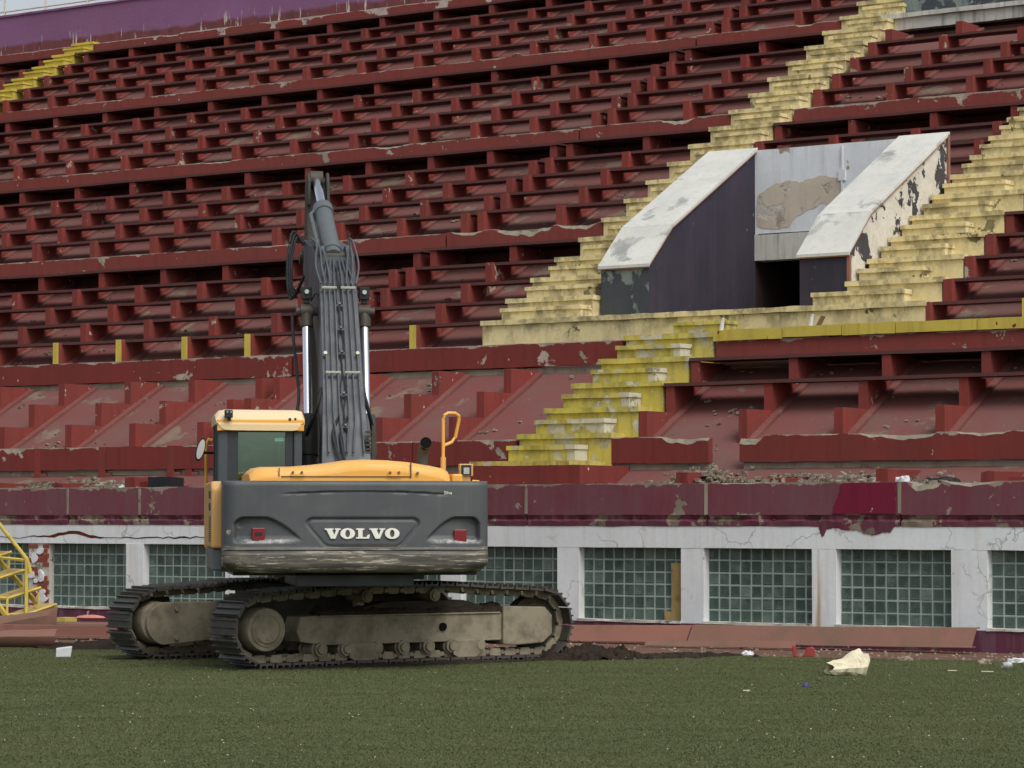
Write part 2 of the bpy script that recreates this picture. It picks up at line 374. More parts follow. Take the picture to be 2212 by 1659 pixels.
# ------------------------------------------------------------------ mesh collector
class MB:
    def __init__(self):
        self.v, self.f, self.m = [], [], []
    def add(self, vs, fs, mi=0):
        o = len(self.v)
        self.v += [tuple(p) for p in vs]
        self.f += [tuple(i + o for i in q) for q in fs]
        self.m += [mi] * len(fs)
        return self
    def box(self, x0, x1, y0, y1, z0, z1, mi=0):
        vs = [(x, y, z) for z in (z0, z1) for y in (y0, y1) for x in (x0, x1)]
        return self.add(vs, [(0, 2, 3, 1), (4, 5, 7, 6), (0, 1, 5, 4), (2, 6, 7, 3), (0, 4, 6, 2), (1, 3, 7, 5)], mi)
    def prism(self, poly, a0, a1, axis='x', mi=0):
        """poly in the two other axes, in order; extruded a0..a1 along axis"""
        def pt(p, a):
            return {'x': (a, p[0], p[1]), 'y': (p[0], a, p[1]), 'z': (p[0], p[1], a)}[axis]
        n = len(poly)
        vs = [pt(p, a0) for p in poly] + [pt(p, a1) for p in poly]
        fs = [tuple(range(n))[::-1], tuple(range(n, 2 * n))] + [(i, (i + 1) % n, n + (i + 1) % n, n + i) for i in range(n)]
        return self.add(vs, fs, mi)
    def tube(self, pts, r, n=8, mi=0, caps=True, r_end=None):
        pts = [Vector(p) for p in pts]
        o = []
        up = Vector((0.13, 0.31, 0.94)).normalized()
        m = len(pts)
        for i, p in enumerate(pts):
            d = (pts[min(i + 1, m - 1)] - pts[max(i - 1, 0)]).normalized()
            a = d.cross(up)
            if a.length < 0.05: a = d.cross(Vector((1, 0, 0)))
            a.normalize(); b = d.cross(a)
            rr = r if r_end is None else r + (r_end - r) * i / (m - 1)
            o += [p + (a * math.cos(2 * math.pi * j / n) + b * math.sin(2 * math.pi * j / n)) * rr for j in range(n)]
        fs = []
        for i in range(m - 1):
            for j in range(n):
                fs.append((i * n + j, i * n + (j + 1) % n, (i + 1) * n + (j + 1) % n, (i + 1) * n + j))
        if caps:
            fs += [tuple(range(n))[::-1], tuple(range((m - 1) * n, m * n))]
        return self.add(o, fs, mi)
    def cyl(self, p0, p1, r, n=20, mi=0, r2=None):
        return self.tube([p0, p1], r, n, mi, True, r2)
    def sweep(self, rings, closed=True, caps=True, mi=0):
        n = len(rings[0]); o = []; fs = []
        for rg in rings: o += [tuple(p) for p in rg]
        for i in range(len(rings) - 1):
            for j in range(n if closed else n - 1):
                fs.append((i * n + j, i * n + (j + 1) % n, (i + 1) * n + (j + 1) % n, (i + 1) * n + j))
        if caps:
            fs += [tuple(range(n))[::-1], tuple(range((len(rings) - 1) * n, len(rings) * n))]
        return self.add(o, fs, mi)
    def rough_bar(self, s0, s1, t0, t1, z0, z1, step=0.12, jit=0.008, notch=None, mi=0, mi_top=None, seed=0.0):
        """a long bar along x whose edges wander; notch(s) -> how much of the top front edge is broken away"""
        n = max(2, int((s1 - s0) / step)); rings = []
        def nz(s, q): return mnoise.noise((s * 2.3 + seed * 7.1, q * 3.7 + seed, seed * 1.7)) + 0.6 * mnoise.noise((s * 9.1, q * 5.1, seed))
        for i in range(n + 1):
            s = s0 + (s1 - s0) * i / n
            d = notch(s) if notch else 0.0
            bv = min(.07, d * .75) if notch else 0.0
            bq = .05 * min(1.0, d / .05) if notch else 0.0
            rg = [(s, t0 + jit * nz(s, 1), z0 + jit * nz(s, 2)), (s, t0 + jit * nz(s, 3), z1 - d + jit * nz(s, 4))]
            if notch:
                rg[1] = (s, t0 + jit * nz(s, 3), z1 - d - bv * .4 + jit * nz(s, 4))
                rg.append((s, t0 + bq + .004, z1 - d + bv * .7 + jit * nz(s, 4)))
            rg += [(s, t1, z1 - d * 0.5 + jit * nz(s, 5)), (s, t1, z0 + jit * nz(s, 6))]
            rings.append(rg)
        k = len(self.f); w_ = len(rings[0])
        self.sweep(rings, True, True, mi)
        if mi_top is not None:
            for q in range(n):
                self.m[k + q * w_ + 1] = mi_top
                if notch and notch(s0 + (s1 - s0) * (q + .5) / n) < .012: self.m[k + q * w_ + 1] = mi
                if notch: self.m[k + q * w_ + 2] = mi_top
        return self
    def build(self, name, mats, parent=None, loc=(0, 0, 0), rotz=0.0, origin=(0, 0, 0), smooth=False, bevel=0.0, uvs=False):
        """verts are given in the frame of `loc/rotz`'s parent frame; origin moves the object's own origin there"""
        me = bpy.data.meshes.new(name)
        ox, oy, oz = origin
        me.from_pydata([(x - ox, y - oy, z - oz) for x, y, z in self.v], [], self.f)
        for m in (mats if isinstance(mats, (list, tuple)) else [mats]):
            me.materials.append(M[m])
        me.polygons.foreach_set('material_index', self.m)
        if smooth:
            me.polygons.foreach_set('use_smooth', [True] * len(self.f))
            try: me.set_sharp_from_angle(angle=RAD(38))
            except Exception: pass
        me.update()
        o = bpy.data.objects.new(name, me)
        COL.objects.link(o)
        c, s = math.cos(rotz), math.sin(rotz)
        o.location = (loc[0] + ox * c - oy * s, loc[1] + ox * s + oy * c, loc[2] + oz)
        o.rotation_euler = (0, 0, rotz)
        if parent: o.parent = parent
        if bevel:
            b = o.modifiers.new('bevel', 'BEVEL'); b.width = bevel; b.segments = 2; b.limit_method = 'ANGLE'; b.angle_limit = RAD(35)
        return o

def tag(o, label=None, cat=None, group=None, kind=None):
    if label: o['label'] = label
    if cat: o['category'] = cat
    if group: o['group'] = group
    if kind: o['kind'] = kind
    return o
def thing(name, label, cat, loc=(0, 0, 0), rotz=0.0, group=None):
    o = bpy.data.objects.new(name, None)
    o.empty_display_size = 0.3
    COL.objects.link(o)
    o.location = loc; o.rotation_euler = (0, 0, rotz)
    return tag(o, label, cat, group)
def stand_thing(name, label, cat, s, t, z, group=None):
    return thing(name, label, cat, stand_world(s, t, z), -TH, group)
def spart(mb, name, mats, root, org, origin=None, **kw):
    """a part of a thing in the stand frame: verts in (s, t, z); root's empty sits at org"""
    o = mb.build(name, mats, root, (-org[0], -org[1], -org[2]), 0.0, origin or org, **kw)
    return o

# ================================================================== GROUND
EDGE_A, EDGE_B = (-60.0, 41.0 + 54.1 * 0.4165), (60.0, 41.0 - 65.9 * 0.4165)   # line where the turf ends
def edge_y(x): return 41.0 - (x + 5.9) * 0.4165
mb = MB()
mb.add([(-400, -300, -0.03), (400, -300, -0.03), (400, 600, -0.03), (-400, 600, -0.03)], [(0, 1, 2, 3)])
tag(mb.build('ground', 'track_dirt'), kind='structure')
mb = MB()
xs = np.linspace(-60, 60, 481)
top = []; bot = []
for x in xs:
    y = edge_y(x) + 0.10 * mnoise.noise((x * 2.1, 0, 0)) + 0.06 * mnoise.noise((x * 7.0, 3, 0))
    top.append((x, y, 0.0)); bot.append((x, -120.0, 0.0))
n = len(xs)
mb.add(bot + top, [(i, i + 1, n + i + 1, n + i) for i in range(n - 1)])
lip = [(p[0], p[1] + 0.03, -0.03) for p in top]
mb.add(top + lip, [(i, i + 1, n + i + 1, n + i) for i in range(n - 1)])
tag(mb.build('pitch', 'turf'), kind='structure')

# short turf: single-triangle blades on the part of the pitch in view
rng = np.random.default_rng(3)
N = 900000
Yb = 19.0 + (43.5 - 19.0) * rng.random(N) ** 1.25
Xb = (rng.random(N) * 2 - 1) * (Yb * 0.185 + 0.6)
keep = Yb < (41.0 - (Xb + 5.9) * 0.4165) - 0.05 + 0.08 * rng.standard_normal(N)
Xb, Yb = Xb[keep], Yb[keep]
N = len(Xb)
hgt = 0.004 + 0.009 * rng.random(N); wid = 0.003 + 0.003 * rng.random(N)
ang = rng.random(N) * math.pi; lean = 0.014 * rng.standard_normal((N, 2))
vv = np.zeros((N, 3, 3), dtype=np.float32)
vv[:, 0] = np.stack([Xb - wid * np.cos(ang), Yb - wid * np.sin(ang), np.full(N, -0.002)], 1)
vv[:, 1] = np.stack([Xb + wid * np.cos(ang), Yb + wid * np.sin(ang), np.full(N, -0.002)], 1)
vv[:, 2] = np.stack([Xb + lean[:, 0], Yb + lean[:, 1], hgt], 1)
me = bpy.data.meshes.new('grass')
me.vertices.add(3 * N); me.loops.add(3 * N); me.polygons.add(N)
me.vertices.foreach_set('co', vv.ravel())
me.loops.foreach_set('vertex_index', np.arange(3 * N, dtype=np.int32))
me.polygons.foreach_set('loop_start', np.arange(0, 3 * N, 3, dtype=np.int32))
me.polygons.foreach_set('loop_total', np.full(N, 3, dtype=np.int32))
me.materials.append(M['blade']); me.update(calc_edges=True)
grass = bpy.data.objects.new('grass', me); COL.objects.link(grass)
tag(grass, 'short worn green turf of the pitch', 'grass', kind='stuff')

# ================================================================== GRANDSTAND
ORG = (0.0, 0.0, 0.0)
gs = stand_thing('grandstand', 'derelict concrete grandstand with dark red seat rows and white windowed base', 'grandstand', 0, 0, 0)
S_MIN, S_MAX, JOINT = -44.0, 14.0, -8.11
BANDS = (4, 10, 16, 22, 28)
def slab_z(t): return Z_BASE - RISE + (t - T_BASE) * (RISE / GOING) - 0.10
def slab_piece(s0, s1, ta, tb):
    m = MB(); n = max(1, int((s1 - s0) / 0.5)); k = max(1, int((tb - ta) / 0.4))
    vs = []; fs = []
    for j in range(k + 1):
        t = ta + (tb - ta) * j / k
        for i in range(n + 1):
            s = s0 + (s1 - s0) * i / n
            vs.append((s, t, slab_z(t) + 0.012 * mnoise.noise((s * 1.7, t * 1.7, 0))))
    for j in range(k):
        for i in range(n):
            a = j * (n + 1) + i
            fs.append((a, a + 1, a + n + 2, a + n + 1))
    m.add(vs, fs)
    # underside and edges: a real slab
    m.prism([(ta, slab_z(ta) - 0.03), (tb, slab_z(tb) - 0.03), (tb, slab_z(tb) - 0.22), (ta, slab_z(ta) - 0.22)], s0, s1, 'x')
    return spart(m, 'sloping_slab', 'slab', gs, ORG, (s0, ta, slab_z(ta)))
PL, PR = -2.66, 2.26       # the entrance shaft cut out of the slope
LST = (-4.47, -3.06)       # upper aisle stair left of the shaft
RST = (2.26, 3.98)         # aisle stair right of the shaft
DST = (-1.03, 0.66)        # lower stair
slab_piece(S_MIN, S_MAX, 0.55, T(4) + 0.35)
slab_piece(S_MIN, PL, T(4) + 0.36, T(9) + .45); slab_piece(PR, S_MAX, T(4) + 0.36, T(9) + .45)
for b in (10, 16, 22):
    if b == 10:
        slab_piece(S_MIN, PL, T(b) + 0.25, T(b + 5) + .45); slab_piece(PR, S_MAX, T(b) + 0.25, T(b + 5) + .45)
        slab_piece(PL + .004, PR - .004, 10.46, T(b + 5) + .45)
    else: slab_piece(S_MIN, S_MAX, T(b) + 0.25, T(b + 5) + .45)
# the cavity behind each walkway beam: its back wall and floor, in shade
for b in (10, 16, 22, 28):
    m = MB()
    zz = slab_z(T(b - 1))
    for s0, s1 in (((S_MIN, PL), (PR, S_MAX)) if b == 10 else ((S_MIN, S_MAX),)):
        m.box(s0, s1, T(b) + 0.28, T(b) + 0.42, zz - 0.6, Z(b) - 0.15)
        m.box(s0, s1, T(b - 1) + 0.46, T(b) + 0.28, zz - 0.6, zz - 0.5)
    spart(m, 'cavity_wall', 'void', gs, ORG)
    m = MB()
    for s0, s1 in (((S_MIN, PL), (PR, S_MAX)) if b == 10 else ((S_MIN, S_MAX),)):
        m.box(s0, s1, T(b) + 0.13, T(b + 1) - 0.02, Z(b) - 0.12, Z(b) - 0.02)
    spart(m, 'walkway_slab', 'concrete', gs, ORG)
m = MB()
m.box(S_MIN, PL, T(4) + 0.13, T(5) - 0.02, Z(4) - 0.12, Z(4) - 0.02); m.box(PR, S_MAX, T(4) + 0.13, T(5) - 0.02, Z(4) - 0.12, Z(4) - 0.02)
spart(m, 'walkway_slab', 'concrete', gs, ORG)

# --- raker beams with their steps
def raker(a, k0, k1, yellow=(), wid=0.15, dz=0.0, w2=0.12):
    m = MB()
    jig = random.uniform(-0.01, 0.01)
    for k in range(k0, k1 + 1):
        t0, t1 = T(k) + random.uniform(-0.008, 0.008), T(k + 1)
        top = Z(k) + (-.012 if k + 1 in BANDS else 0.040 if k >= 5 else 0.0) + dz + random.uniform(-.012, .012)
        bz0 = slab_z(t0) - 0.08; bz1 = slab_z(t1) - 0.08
        vs = [(a, t0, bz0), (a, t0, top), (a, t1 + 0.01, top), (a, t1 + 0.01, bz1)]
        vs += [(a + wid, p[1], p[2]) for p in vs]
        m.add(vs, [(0, 1, 2, 3), (7, 6, 5, 4), (1, 5, 6, 2)], 0)
        m.add(vs, [(0, 4, 5, 1)], 1 if k in yellow else 0)
    ta, tb = T(k0), T(k1 + 1)
    e = 0.06
    m.prism([(ta, slab_z(ta) + e), (tb, slab_z(tb) + e), (tb, slab_z(tb) - 0.1), (ta, slab_z(ta) - 0.1)], a + wid, a + wid + w2, 'x', 2)
    return spart(m, 'raker', ['tooth', 'yellow_clean', 'rib'], gs, ORG, (a + jig, T(k0), Z(k0)))
LEFT = [-8.29, -9.86, -11.40, -13.05, -14.70, -16.40, -18.10, -19.80, -21.50, -23.25, -24.97, -26.66, -28.35, -30.0, -31.7, -33.4, -35.1, -36.8, -38.5, -40.2, -41.9]
for i, a in enumerate(LEFT):
    raker(a, 0, 3)
    raker(a, 5, 9, (5,) if -15 < a < -9 else ())
    for b in (10, 16, 22):
        raker(a, b + 1, b + 5)
for a in (-7.89, -6.05):
    raker(a, 0, 3)
    raker(a, 5, 9, (5,) if a > -7 else (), dz=0.02)
    for b in (10, 16, 22): raker(a, b + 1, b + 5, dz=0.02)
for a in (-4.42, -2.93): raker(a, 1, 3)
for a in (LST[1] + 0.03, -1.42, 0.30, 1.95, 3.62, 5.3, 7.0, 8.7, 10.4, 12.1):
    if a > 4.0: raker(a, 11, 15)
    elif a < 2.0: raker(a, 13, 15)
    raker(a, 17, 21)
for a in (RST[1] + 0.03, 5.73, 7.4, 9.05, 10.7, 12.3):
    raker(a, 5, 9, (5,) if a > 5 else ())
for a in (2.49, 4.12, 5.78, 7.42, 9.05, 10.7, 12.3): raker(a, 1, 3)
raker(DST[1] + 0.06, 1, 3)

# --- seat planks resting on the rakers
def plank(s0, s1, k, dz=0.0):
    m = MB()
    n = max(2, int((s1 - s0) / 0.8)); rings = []
    st_ = .10 if k >= 5 and k + 1 not in BANDS else -.03
    dp = .765 if k + 1 in BANDS else .60      # the plank under a beam closes up to it
    for i in range(n + 1):
        s = s0 + (s1 - s0) * i / n
        w = 0.013 * mnoise.noise((s * 0.7, k * 3.3, 0)) + 0.006 * mnoise.noise((s * 2.6, k * 1.7, 0)) + dz
        f = 0.006 * mnoise.noise((s * 0.9, k * 5.1, 4))
        z = Z(k)
        rings.append([(s, T(k) + st_ + f, z + w), (s, T(k) + st_ + f, z + 0.052 + w), (s, T(k) + dp, z + 0.052 + w), (s, T(k) + dp, z + 0.012 + w),
                      (s, T(k) + st_ + .055, z + 0.012 + w)])
    m.sweep(rings)
    return spart(m, 'seat_plank', 'plank', gs, ORG, (s0, T(k), Z(k)))
for k in list(range(5, 10)) + list(range(11, 16)) + list(range(17, 22)) + list(range(23, 28)):
    right_end = LST[0] - 0.02
    if k >= 24:
        plank(-43.5, -31.18, k); plank(-30.33, JOINT, k)
    else:
        plank(-43.5, JOINT, k)
    plank(JOINT + 0.05, right_end, k, 0.02)
    if k in (12, 13, 14, 15, 17, 18, 19, 20):
        plank(LST[1] + 0.02, RST[0] - 0.02 if k <= 15 else 13.8, k)
    if 5 <= k <= 15: plank(RST[1] + 0.02, 13.8, k)
for k in (2, 3): plank(DST[1] + 0.04, 13.8, k)

# --- the solid red beams along each walkway, edges broken here and there
def notch_fn(spots, seed, small=0.012):
    def f(s):
        d = max(0.0, small * (mnoise.noise((s * 1.9, seed, 0)) * 2.2 - 0.7))
        for (a, b, dep) in spots:
            if a < s < b:
                q = math.sin(math.pi * (s - a) / (b - a)) ** 0.45
                d = max(d, dep * q * (0.75 + 0.5 * mnoise.noise((s * 5.0, seed, 2))))
        return d
    return f
def beam(s0, s1, k, mat='red', spots=(), dz=0.0, th=0.13, z_lo=None, z_hi=None, seed=None):
    m = MB()
    z0 = (Z(k - 1) + 0.03 if z_lo is None else z_lo) + dz
    z1 = (Z(k) if z_hi is None else z_hi) + dz
    sd = seed if seed is not None else k * 1.37 + s0
    m.rough_bar(s0, s1, T(k), T(k) + th, z0, z1, 0.09, 0.007, notch_fn(spots, sd), 0, 1, sd)
    return spart(m, 'walkway_beam', [mat, 'concrete'], gs, ORG, (s0, T(k), z1))
beam(S_MIN, -30.36, 28, 'red_top'); beam(-30.33, JOINT, 28, 'red_top', spots=[(-27.9, -27.2, .07)]); beam(JOINT + .05, LST[0] - .02, 28, dz=.02)
for k in (22, 16, 10, 4):
    sp = {22: [], 16: [(-18.3, -17.4, .05), (-13.4, -12.6, .07)], 10: [(-12.9, -12.0, .04)], 4: []}[k]
    beam(S_MIN, JOINT, k, 'red' if k > 4 else 'red_low', sp)
    sp = {22: [(-5.6, -5.1, .06)], 16: [(-6.1, -5.3, .12)], 10: [(-7.95, -7.2, .10), (-6.9, -5.6, .15), (-5.5, -4.6, .12)], 4: []}[k]
    beam(JOINT + .05, LST[0] - .02 if k > 4 else DST[0] - 0.04, k, 'red' if k > 4 else 'red_low', sp, .02)
beam(LST[1] + .03, 13.8, 16, 'red', [])
beam(RST[1] + .02, 13.8, 10, 'red', [])
# row 0 beam: cracked, with a gap where it has fallen out
beam(S_MIN, -6.05, 0, 'red_low', [(-6.5, -6.1, .12)]); beam(-6.0, -3.1, 0, 'red_low', [(-5.2, -4.8, .05)]); beam(-3.08, DST[0] - .03, 0, 'red_low', [])
beam(DST[1] + .04, 2.42, 0, 'red_low', [(1.6, 2.5, .10)], seed=4.4); beam(2.96, 13.8, 0, 'red_low', [(2.9, 3.35, .16), (5.0, 6.2, .10), (6.5, 7.3, .06)], seed=8.2)
m = MB()
for s0, s1 in ((S_MIN, -3.1), (-3.05, 2.4), (3.0, 13.8)):
    m.rough_bar(s0, s1, T(0) + .06, T(0) + .3, Z(-1) - .07, Z(-1) + .028, 0.15, 0.015, seed=s0)
m.rough_bar(S_MIN, DST[0] - .02, T(4) + .05, T(4) + .4, Z(3) - .10, Z(3) + .028, 0.15, 0.02, seed=3)
spart(m, 'beam_soffit', 'concrete', gs, ORG)
# yellow capped rail of the right bay
beam(DST[1] + .06, 13.8, 4, 'red', [], z_hi=Z(4) - 0.06)
for a, b in ((0.69, 1.96), (1.97, 3.03), (3.04, 3.97), (3.98, 5.36), (5.37, 7.1), (7.11, 9.0), (9.01, 11.0), (11.01, 13.7)):
    m = MB(); m.rough_bar(a, b - .005, T(4) - .05, T(4) + .25, Z(4) - .058 + random.uniform(-.01, .01), Z(4) + .115 + random.uniform(-.012, .012), .1, .006, seed=a)
    spart(m, 'cap_block', 'yellow_clean', gs, ORG, (a, T(4), Z(4) + .115))

# --- front wall: plinth, white frame round the glass-block windows, maroon parapet
WIN_W, WIN_P, WIN_Z0, WIN_Z1 = 1.755, 2.132, 0.285, 1.338
win_s = [1.19 + WIN_P * i for i in range(-7, 4)]
win_s[-1] = 7.74
LINT = 1.65
m = MB(); m.rough_bar(S_MIN, S_MAX, -.02, .5, -.05, .262, .3, .006, seed=2)
spart(m, 'plinth', 'plinth', gs, ORG, (0, 0, .262))
for i in range(len(win_s) + 1):
    a = win_s[i - 1] + WIN_W if i else S_MIN
    b = win_s[i] if i < len(win_s) else S_MAX
    if abs(b + 9.47) < 0.1: continue          # that pier has lost its render: built of bricks below
    m = MB(); m.rough_bar(a, b, 0.0, .3, .262, WIN_Z1, .12, .004, seed=i)
    spart(m, 'pier', 'white_wall', gs, ORG, (a, 0, WIN_Z1))
# lintel: sound to the right, cracked open to the left
CR = -5.75
m = MB(); m.rough_bar(CR, S_MAX, -.003, .3, WIN_Z1, LINT, .12, .004, seed=9)
spart(m, 'lintel', 'white_wall', gs, ORG, (CR, 0, LINT))
m = MB(); rings = []; rings2 = []
n = 330
for i in range(n + 1):
    s = S_MIN + (CR - S_MIN) * i / n
    g = 1.43 + .04 * mnoise.noise((s * 2.2, 5, 0)) + .025 * mnoise.noise((s * 8.0, 1, 0))
    g += .05 * math.exp(-((s + 9.05) / .35) ** 2)
    gap = .012 + .05 * max(0, mnoise.noise((s * 1.3 + 1.0, 9, 0)) + .15) + (.035 if -9.45 < s < -8.2 else 0) + .02 * mnoise.noise((s * 11, 7, 0))
    gap = max(.004, gap)
    if s < -9.9: gap *= .4
    rings.append([(s, -.003, g + gap), (s, -.003, LINT), (s, .3, LINT), (s, .3, g + gap)])
    rings2.append([(s, 0.008, WIN_Z1), (s, .008, g), (s, .3, g), (s, .3, WIN_Z1)])
m.sweep(rings); spart(m, 'lintel', 'white_wall', gs, ORG, (S_MIN, 0, LINT))
m = MB(); m.sweep(rings2); spart(m, 'lintel_strip', 'white_wall', gs, ORG, (S_MIN, 0, WIN_Z1))
m = MB(); m.box(S_MIN, CR, .06, .29, 1.36, 1.6); spart(m, 'lintel_core', 'brick', gs, ORG)
# exposed brick pier
pa, pb = win_s[0] + WIN_P * 1 + WIN_W - .015, win_s[2]
pa = -9.94; pb = -9.47
m = MB(); m.box(pa, pb, .035, .3, .262, WIN_Z1); spart(m, 'pier_core', 'sill', gs, ORG)
bm_ = MB(); bm_.rough_bar(0, .21, 0, .03, 0, .062, .07, .004)
first = None
for r_ in range(14):
    off = -.11 if r_ % 2 else 0.0
    for c_ in range(4):
        s = pa + off + c_ * .222
        if s < pa - .12 or s + .1 > pb: continue
        if random.random() < .3: continue
        s = max(s, pa)
        if first is None:
            o = first = spart(bm_, 'brick', 'brick', gs, ORG, (0, 0, 0))
        else:
            o = first.copy(); COL.objects.link(o)
        o.location = (s, .012 + random.uniform(0, .012), .272 + r_ * .0755)
        o.scale = (min(1.0, (pb - s) / .212), 1, 1)
for q in range(9):
    m = MB()
    z = random.uniform(.3, 1.2); s = pa + random.uniform(-.01, .25); w = random.uniform(.1, .24); hh = random.uniform(.07, .2)
    poly = []
    for j in range(10):
        an = 2 * math.pi * j / 10; rr = random.uniform(.7, 1.1)
        poly.append((min(pb, max(pa, s + w / 2 + w / 2 * rr * math.cos(an))), min(WIN_Z1 - .01, z + hh / 2 * rr * math.sin(an) + hh / 2)))
    m.prism(poly, 0.0 + .001 * q, .03, 'y')
    spart(m, 'render_patch', 'white_wall', gs, ORG)
# sill
m = MB()
for i, a in enumerate(win_s):
    m.rough_bar(a - .01, a + WIN_W + .01, -.035, .2, .256, .292, .06, .012, seed=i)
spart(m, 'sill', 'sill', gs, ORG, (0, 0, .29))
# windows of glass blocks
GB = (WIN_Z1 - WIN_Z0) / 6
gb = MB()
q = .0095
g0, g1 = q, GB - q
e = .016
ring = lambda i, t: [(g0 + i, t, g0 + i), (g1 - i, t, g0 + i), (g1 - i, t, g1 - i), (g0 + i, t, g1 - i)]
gb.sweep([ring(0, .05), ring(0, .004), ring(e * .4, -.004), ring(e, -.007), ring(e * 1.7, -.003)], True, True)
gb_mesh = None
for i, a in enumerate(win_s):
    m = MB(); m.box(a, a + WIN_W, .145, .25, WIN_Z0, WIN_Z1)
    ncol = int(round(WIN_W / GB)); pitch = WIN_W / ncol
    w = spart(m, 'window', 'mortar', gs, ORG, (a, .13, WIN_Z0))
    own = a > -1.5
    joined = MB()
    for r_ in range(6):
        for c_ in range(ncol):
            x, z = a + c_ * pitch, WIN_Z0 + r_ * GB
            if own:
                if gb_mesh is None:
                    o = gb.build('glass_block', 'glass_block', w); gb_mesh = o.data
                else:
                    o = bpy.data.objects.new('glass_block', gb_mesh); COL.objects.link(o); o.parent = w
                o.location = (c_ * pitch, .012 + random.uniform(-.003, .004), r_ * GB)
                o.scale = (pitch / GB, 1, 1)
            else:
                joined.add([(x + p[0] * pitch / GB, .142 + p[1] + random.uniform(0, .001), z + p[2]) for p in gb.v], gb.f)
    if not own:
        o = joined.build('glass_blocks', 'glass_block', w, (-a, -.13, -WIN_Z0), 0, (a, .13, WIN_Z0)); o['kind'] = 'stuff'
# board patch in a window
m = MB(); m.box(2.72, 2.94, .10, .128, .3, 1.12); m.box(2.60, 2.72, .105, .128, .3, .42)
spart(m, 'board_patch', 'tread_wood', gs, ORG, (2.72, .1, 1.12))
# parapet panels
DRIP = [(5.19, 0), (5.22, .09), (5.25, .16), (5.28, .11), (5.31, .03), (5.5, .02), (5.62, .06), (5.8, .05), (5.9, .10), (6.08, .12), (6.2, .08), (6.3, .085), (6.36, .0)]
def drip(s):
    for (a, da), (b, db) in zip(DRIP, DRIP[1:]):
        if a <= s < b: return da + (db - da) * (s - a) / (b - a) + .02 * mnoise.noise((s * 25, 1, 0))
    return 0.0
PT, PB = 2.266, 1.65
ps = [S_MIN, -20.3, -17.2, -14.1, -11.9, -8.99, -7.39, -4.2, -1.9, 0.28, 3.39, 6.46, S_MAX]
for i in range(len(ps) - 1):
    a, b = ps[i] + .012, ps[i + 1] - .012
    sp = {10: [(a + .1, a + .9, .02)], 11: [(6.6, 7.1, .14), (7.15, 7.9, .06)]}.get(i, [])
    m = MB(); m.rough_bar(a, b, -.03, .28, PB + .16, PT, .08, .008, notch_fn(sp, i * 3.1, .01), 0, 1, i + .5)
    spart(m, 'parapet_panel', ['maroon', 'concrete'], gs, ORG, (a, 0, PT))
    m = MB()
    # the spalled foot of the parapet
    rings = []; nn = int((b - a) / .025)
    for j in range(nn + 1):
        s = a + (b - a) * j / nn
        d = .06 * mnoise.noise((s * 3.0, 2.2, 1)) + .045 * mnoise.noise((s * 10, 1, 1))
        lo = PB + .012 * mnoise.noise((s * 2.0, 8, 0)) - drip(s)
        rings.append([(s, -.012, lo), (s, -.02 + d * .3, PB + .07 + .02 * mnoise.noise((s * 5, 0, 3))), (s, .01 + d * .9, PB + .10), (s, -.022 + d * .2, PB + .158), (s, .28, PB + .158), (s, .28, lo)])
    m.sweep(rings)
    spart(m, 'parapet_foot', 'maroon_foot', gs, ORG, (a, 0, PB + .26))
for a in ps[1:-1]:
    m = MB(); m.rough_bar(a - .028, a + .022, -.036, .2, PB + .17, PT - .02, .02, .02, seed=a)
    spart(m, 'joint_filling', 'concrete', gs, ORG, (a, 0, PT))
m = MB()
pl = [(5.42 + .16 * f + .05 * mnoise.noise((f * 6, 3, 0)), PB + .175 + f * (PT - PB - .19)) for f in [i / 12 for i in range(13)]] + [(6.40 + .03 * mnoise.noise((f * 7, 8, 0)), PB + .175 + f * (PT - PB - .19)) for f in [1 - i / 12 for i in range(13)]]
m.prism(pl, -.046, -.02, 'y')
spart(m, 'painted_patch', 'maroon_bright', gs, ORG, (5.28, 0, PT + .2))
# rubble-strewn floor behind the parapet, with the stumps of the lowest steps
m = MB(); m.box(S_MIN, S_MAX, .28, T(0) + .3, 1.9, 2.12); spart(m, 'floor_slab', 'floor_dirt', gs, ORG, (0, 0, 2.1))
for a in LEFT[:10] + [-7.9, -6.05, -4.42, -2.93, .85, 2.5, 4.13, 5.8, 7.42, 9.05]:
    m = MB()
    hh = random.uniform(.16, .36); w = random.uniform(.14, .22)
    m.rough_bar(a - .02, a + w, .62 + random.uniform(-.1, .1), T(0) + .02, 2.1, 2.1 + hh, .03, .035, seed=a)
    if random.random() < .7: m.rough_bar(a + w, a + w + random.uniform(.2, .5), 1.0, T(0) + .02, 2.1 + hh * .5, 2.1 + hh * .75, .05, .02, seed=a + 1)
    spart(m, 'step_stump', ['red_low'], gs, ORG, (a, .6, 2.1 + hh + .12))
m = MB(); m.rough_bar(DST[0] - .16, DST[1] + .35, .30, T(0) + .05, 2.1, Z(-1) - .01, .1, .01, seed=5)
spart(m, 'stair_base', 'red_low', gs, ORG, (DST[0], .3, 2.6))

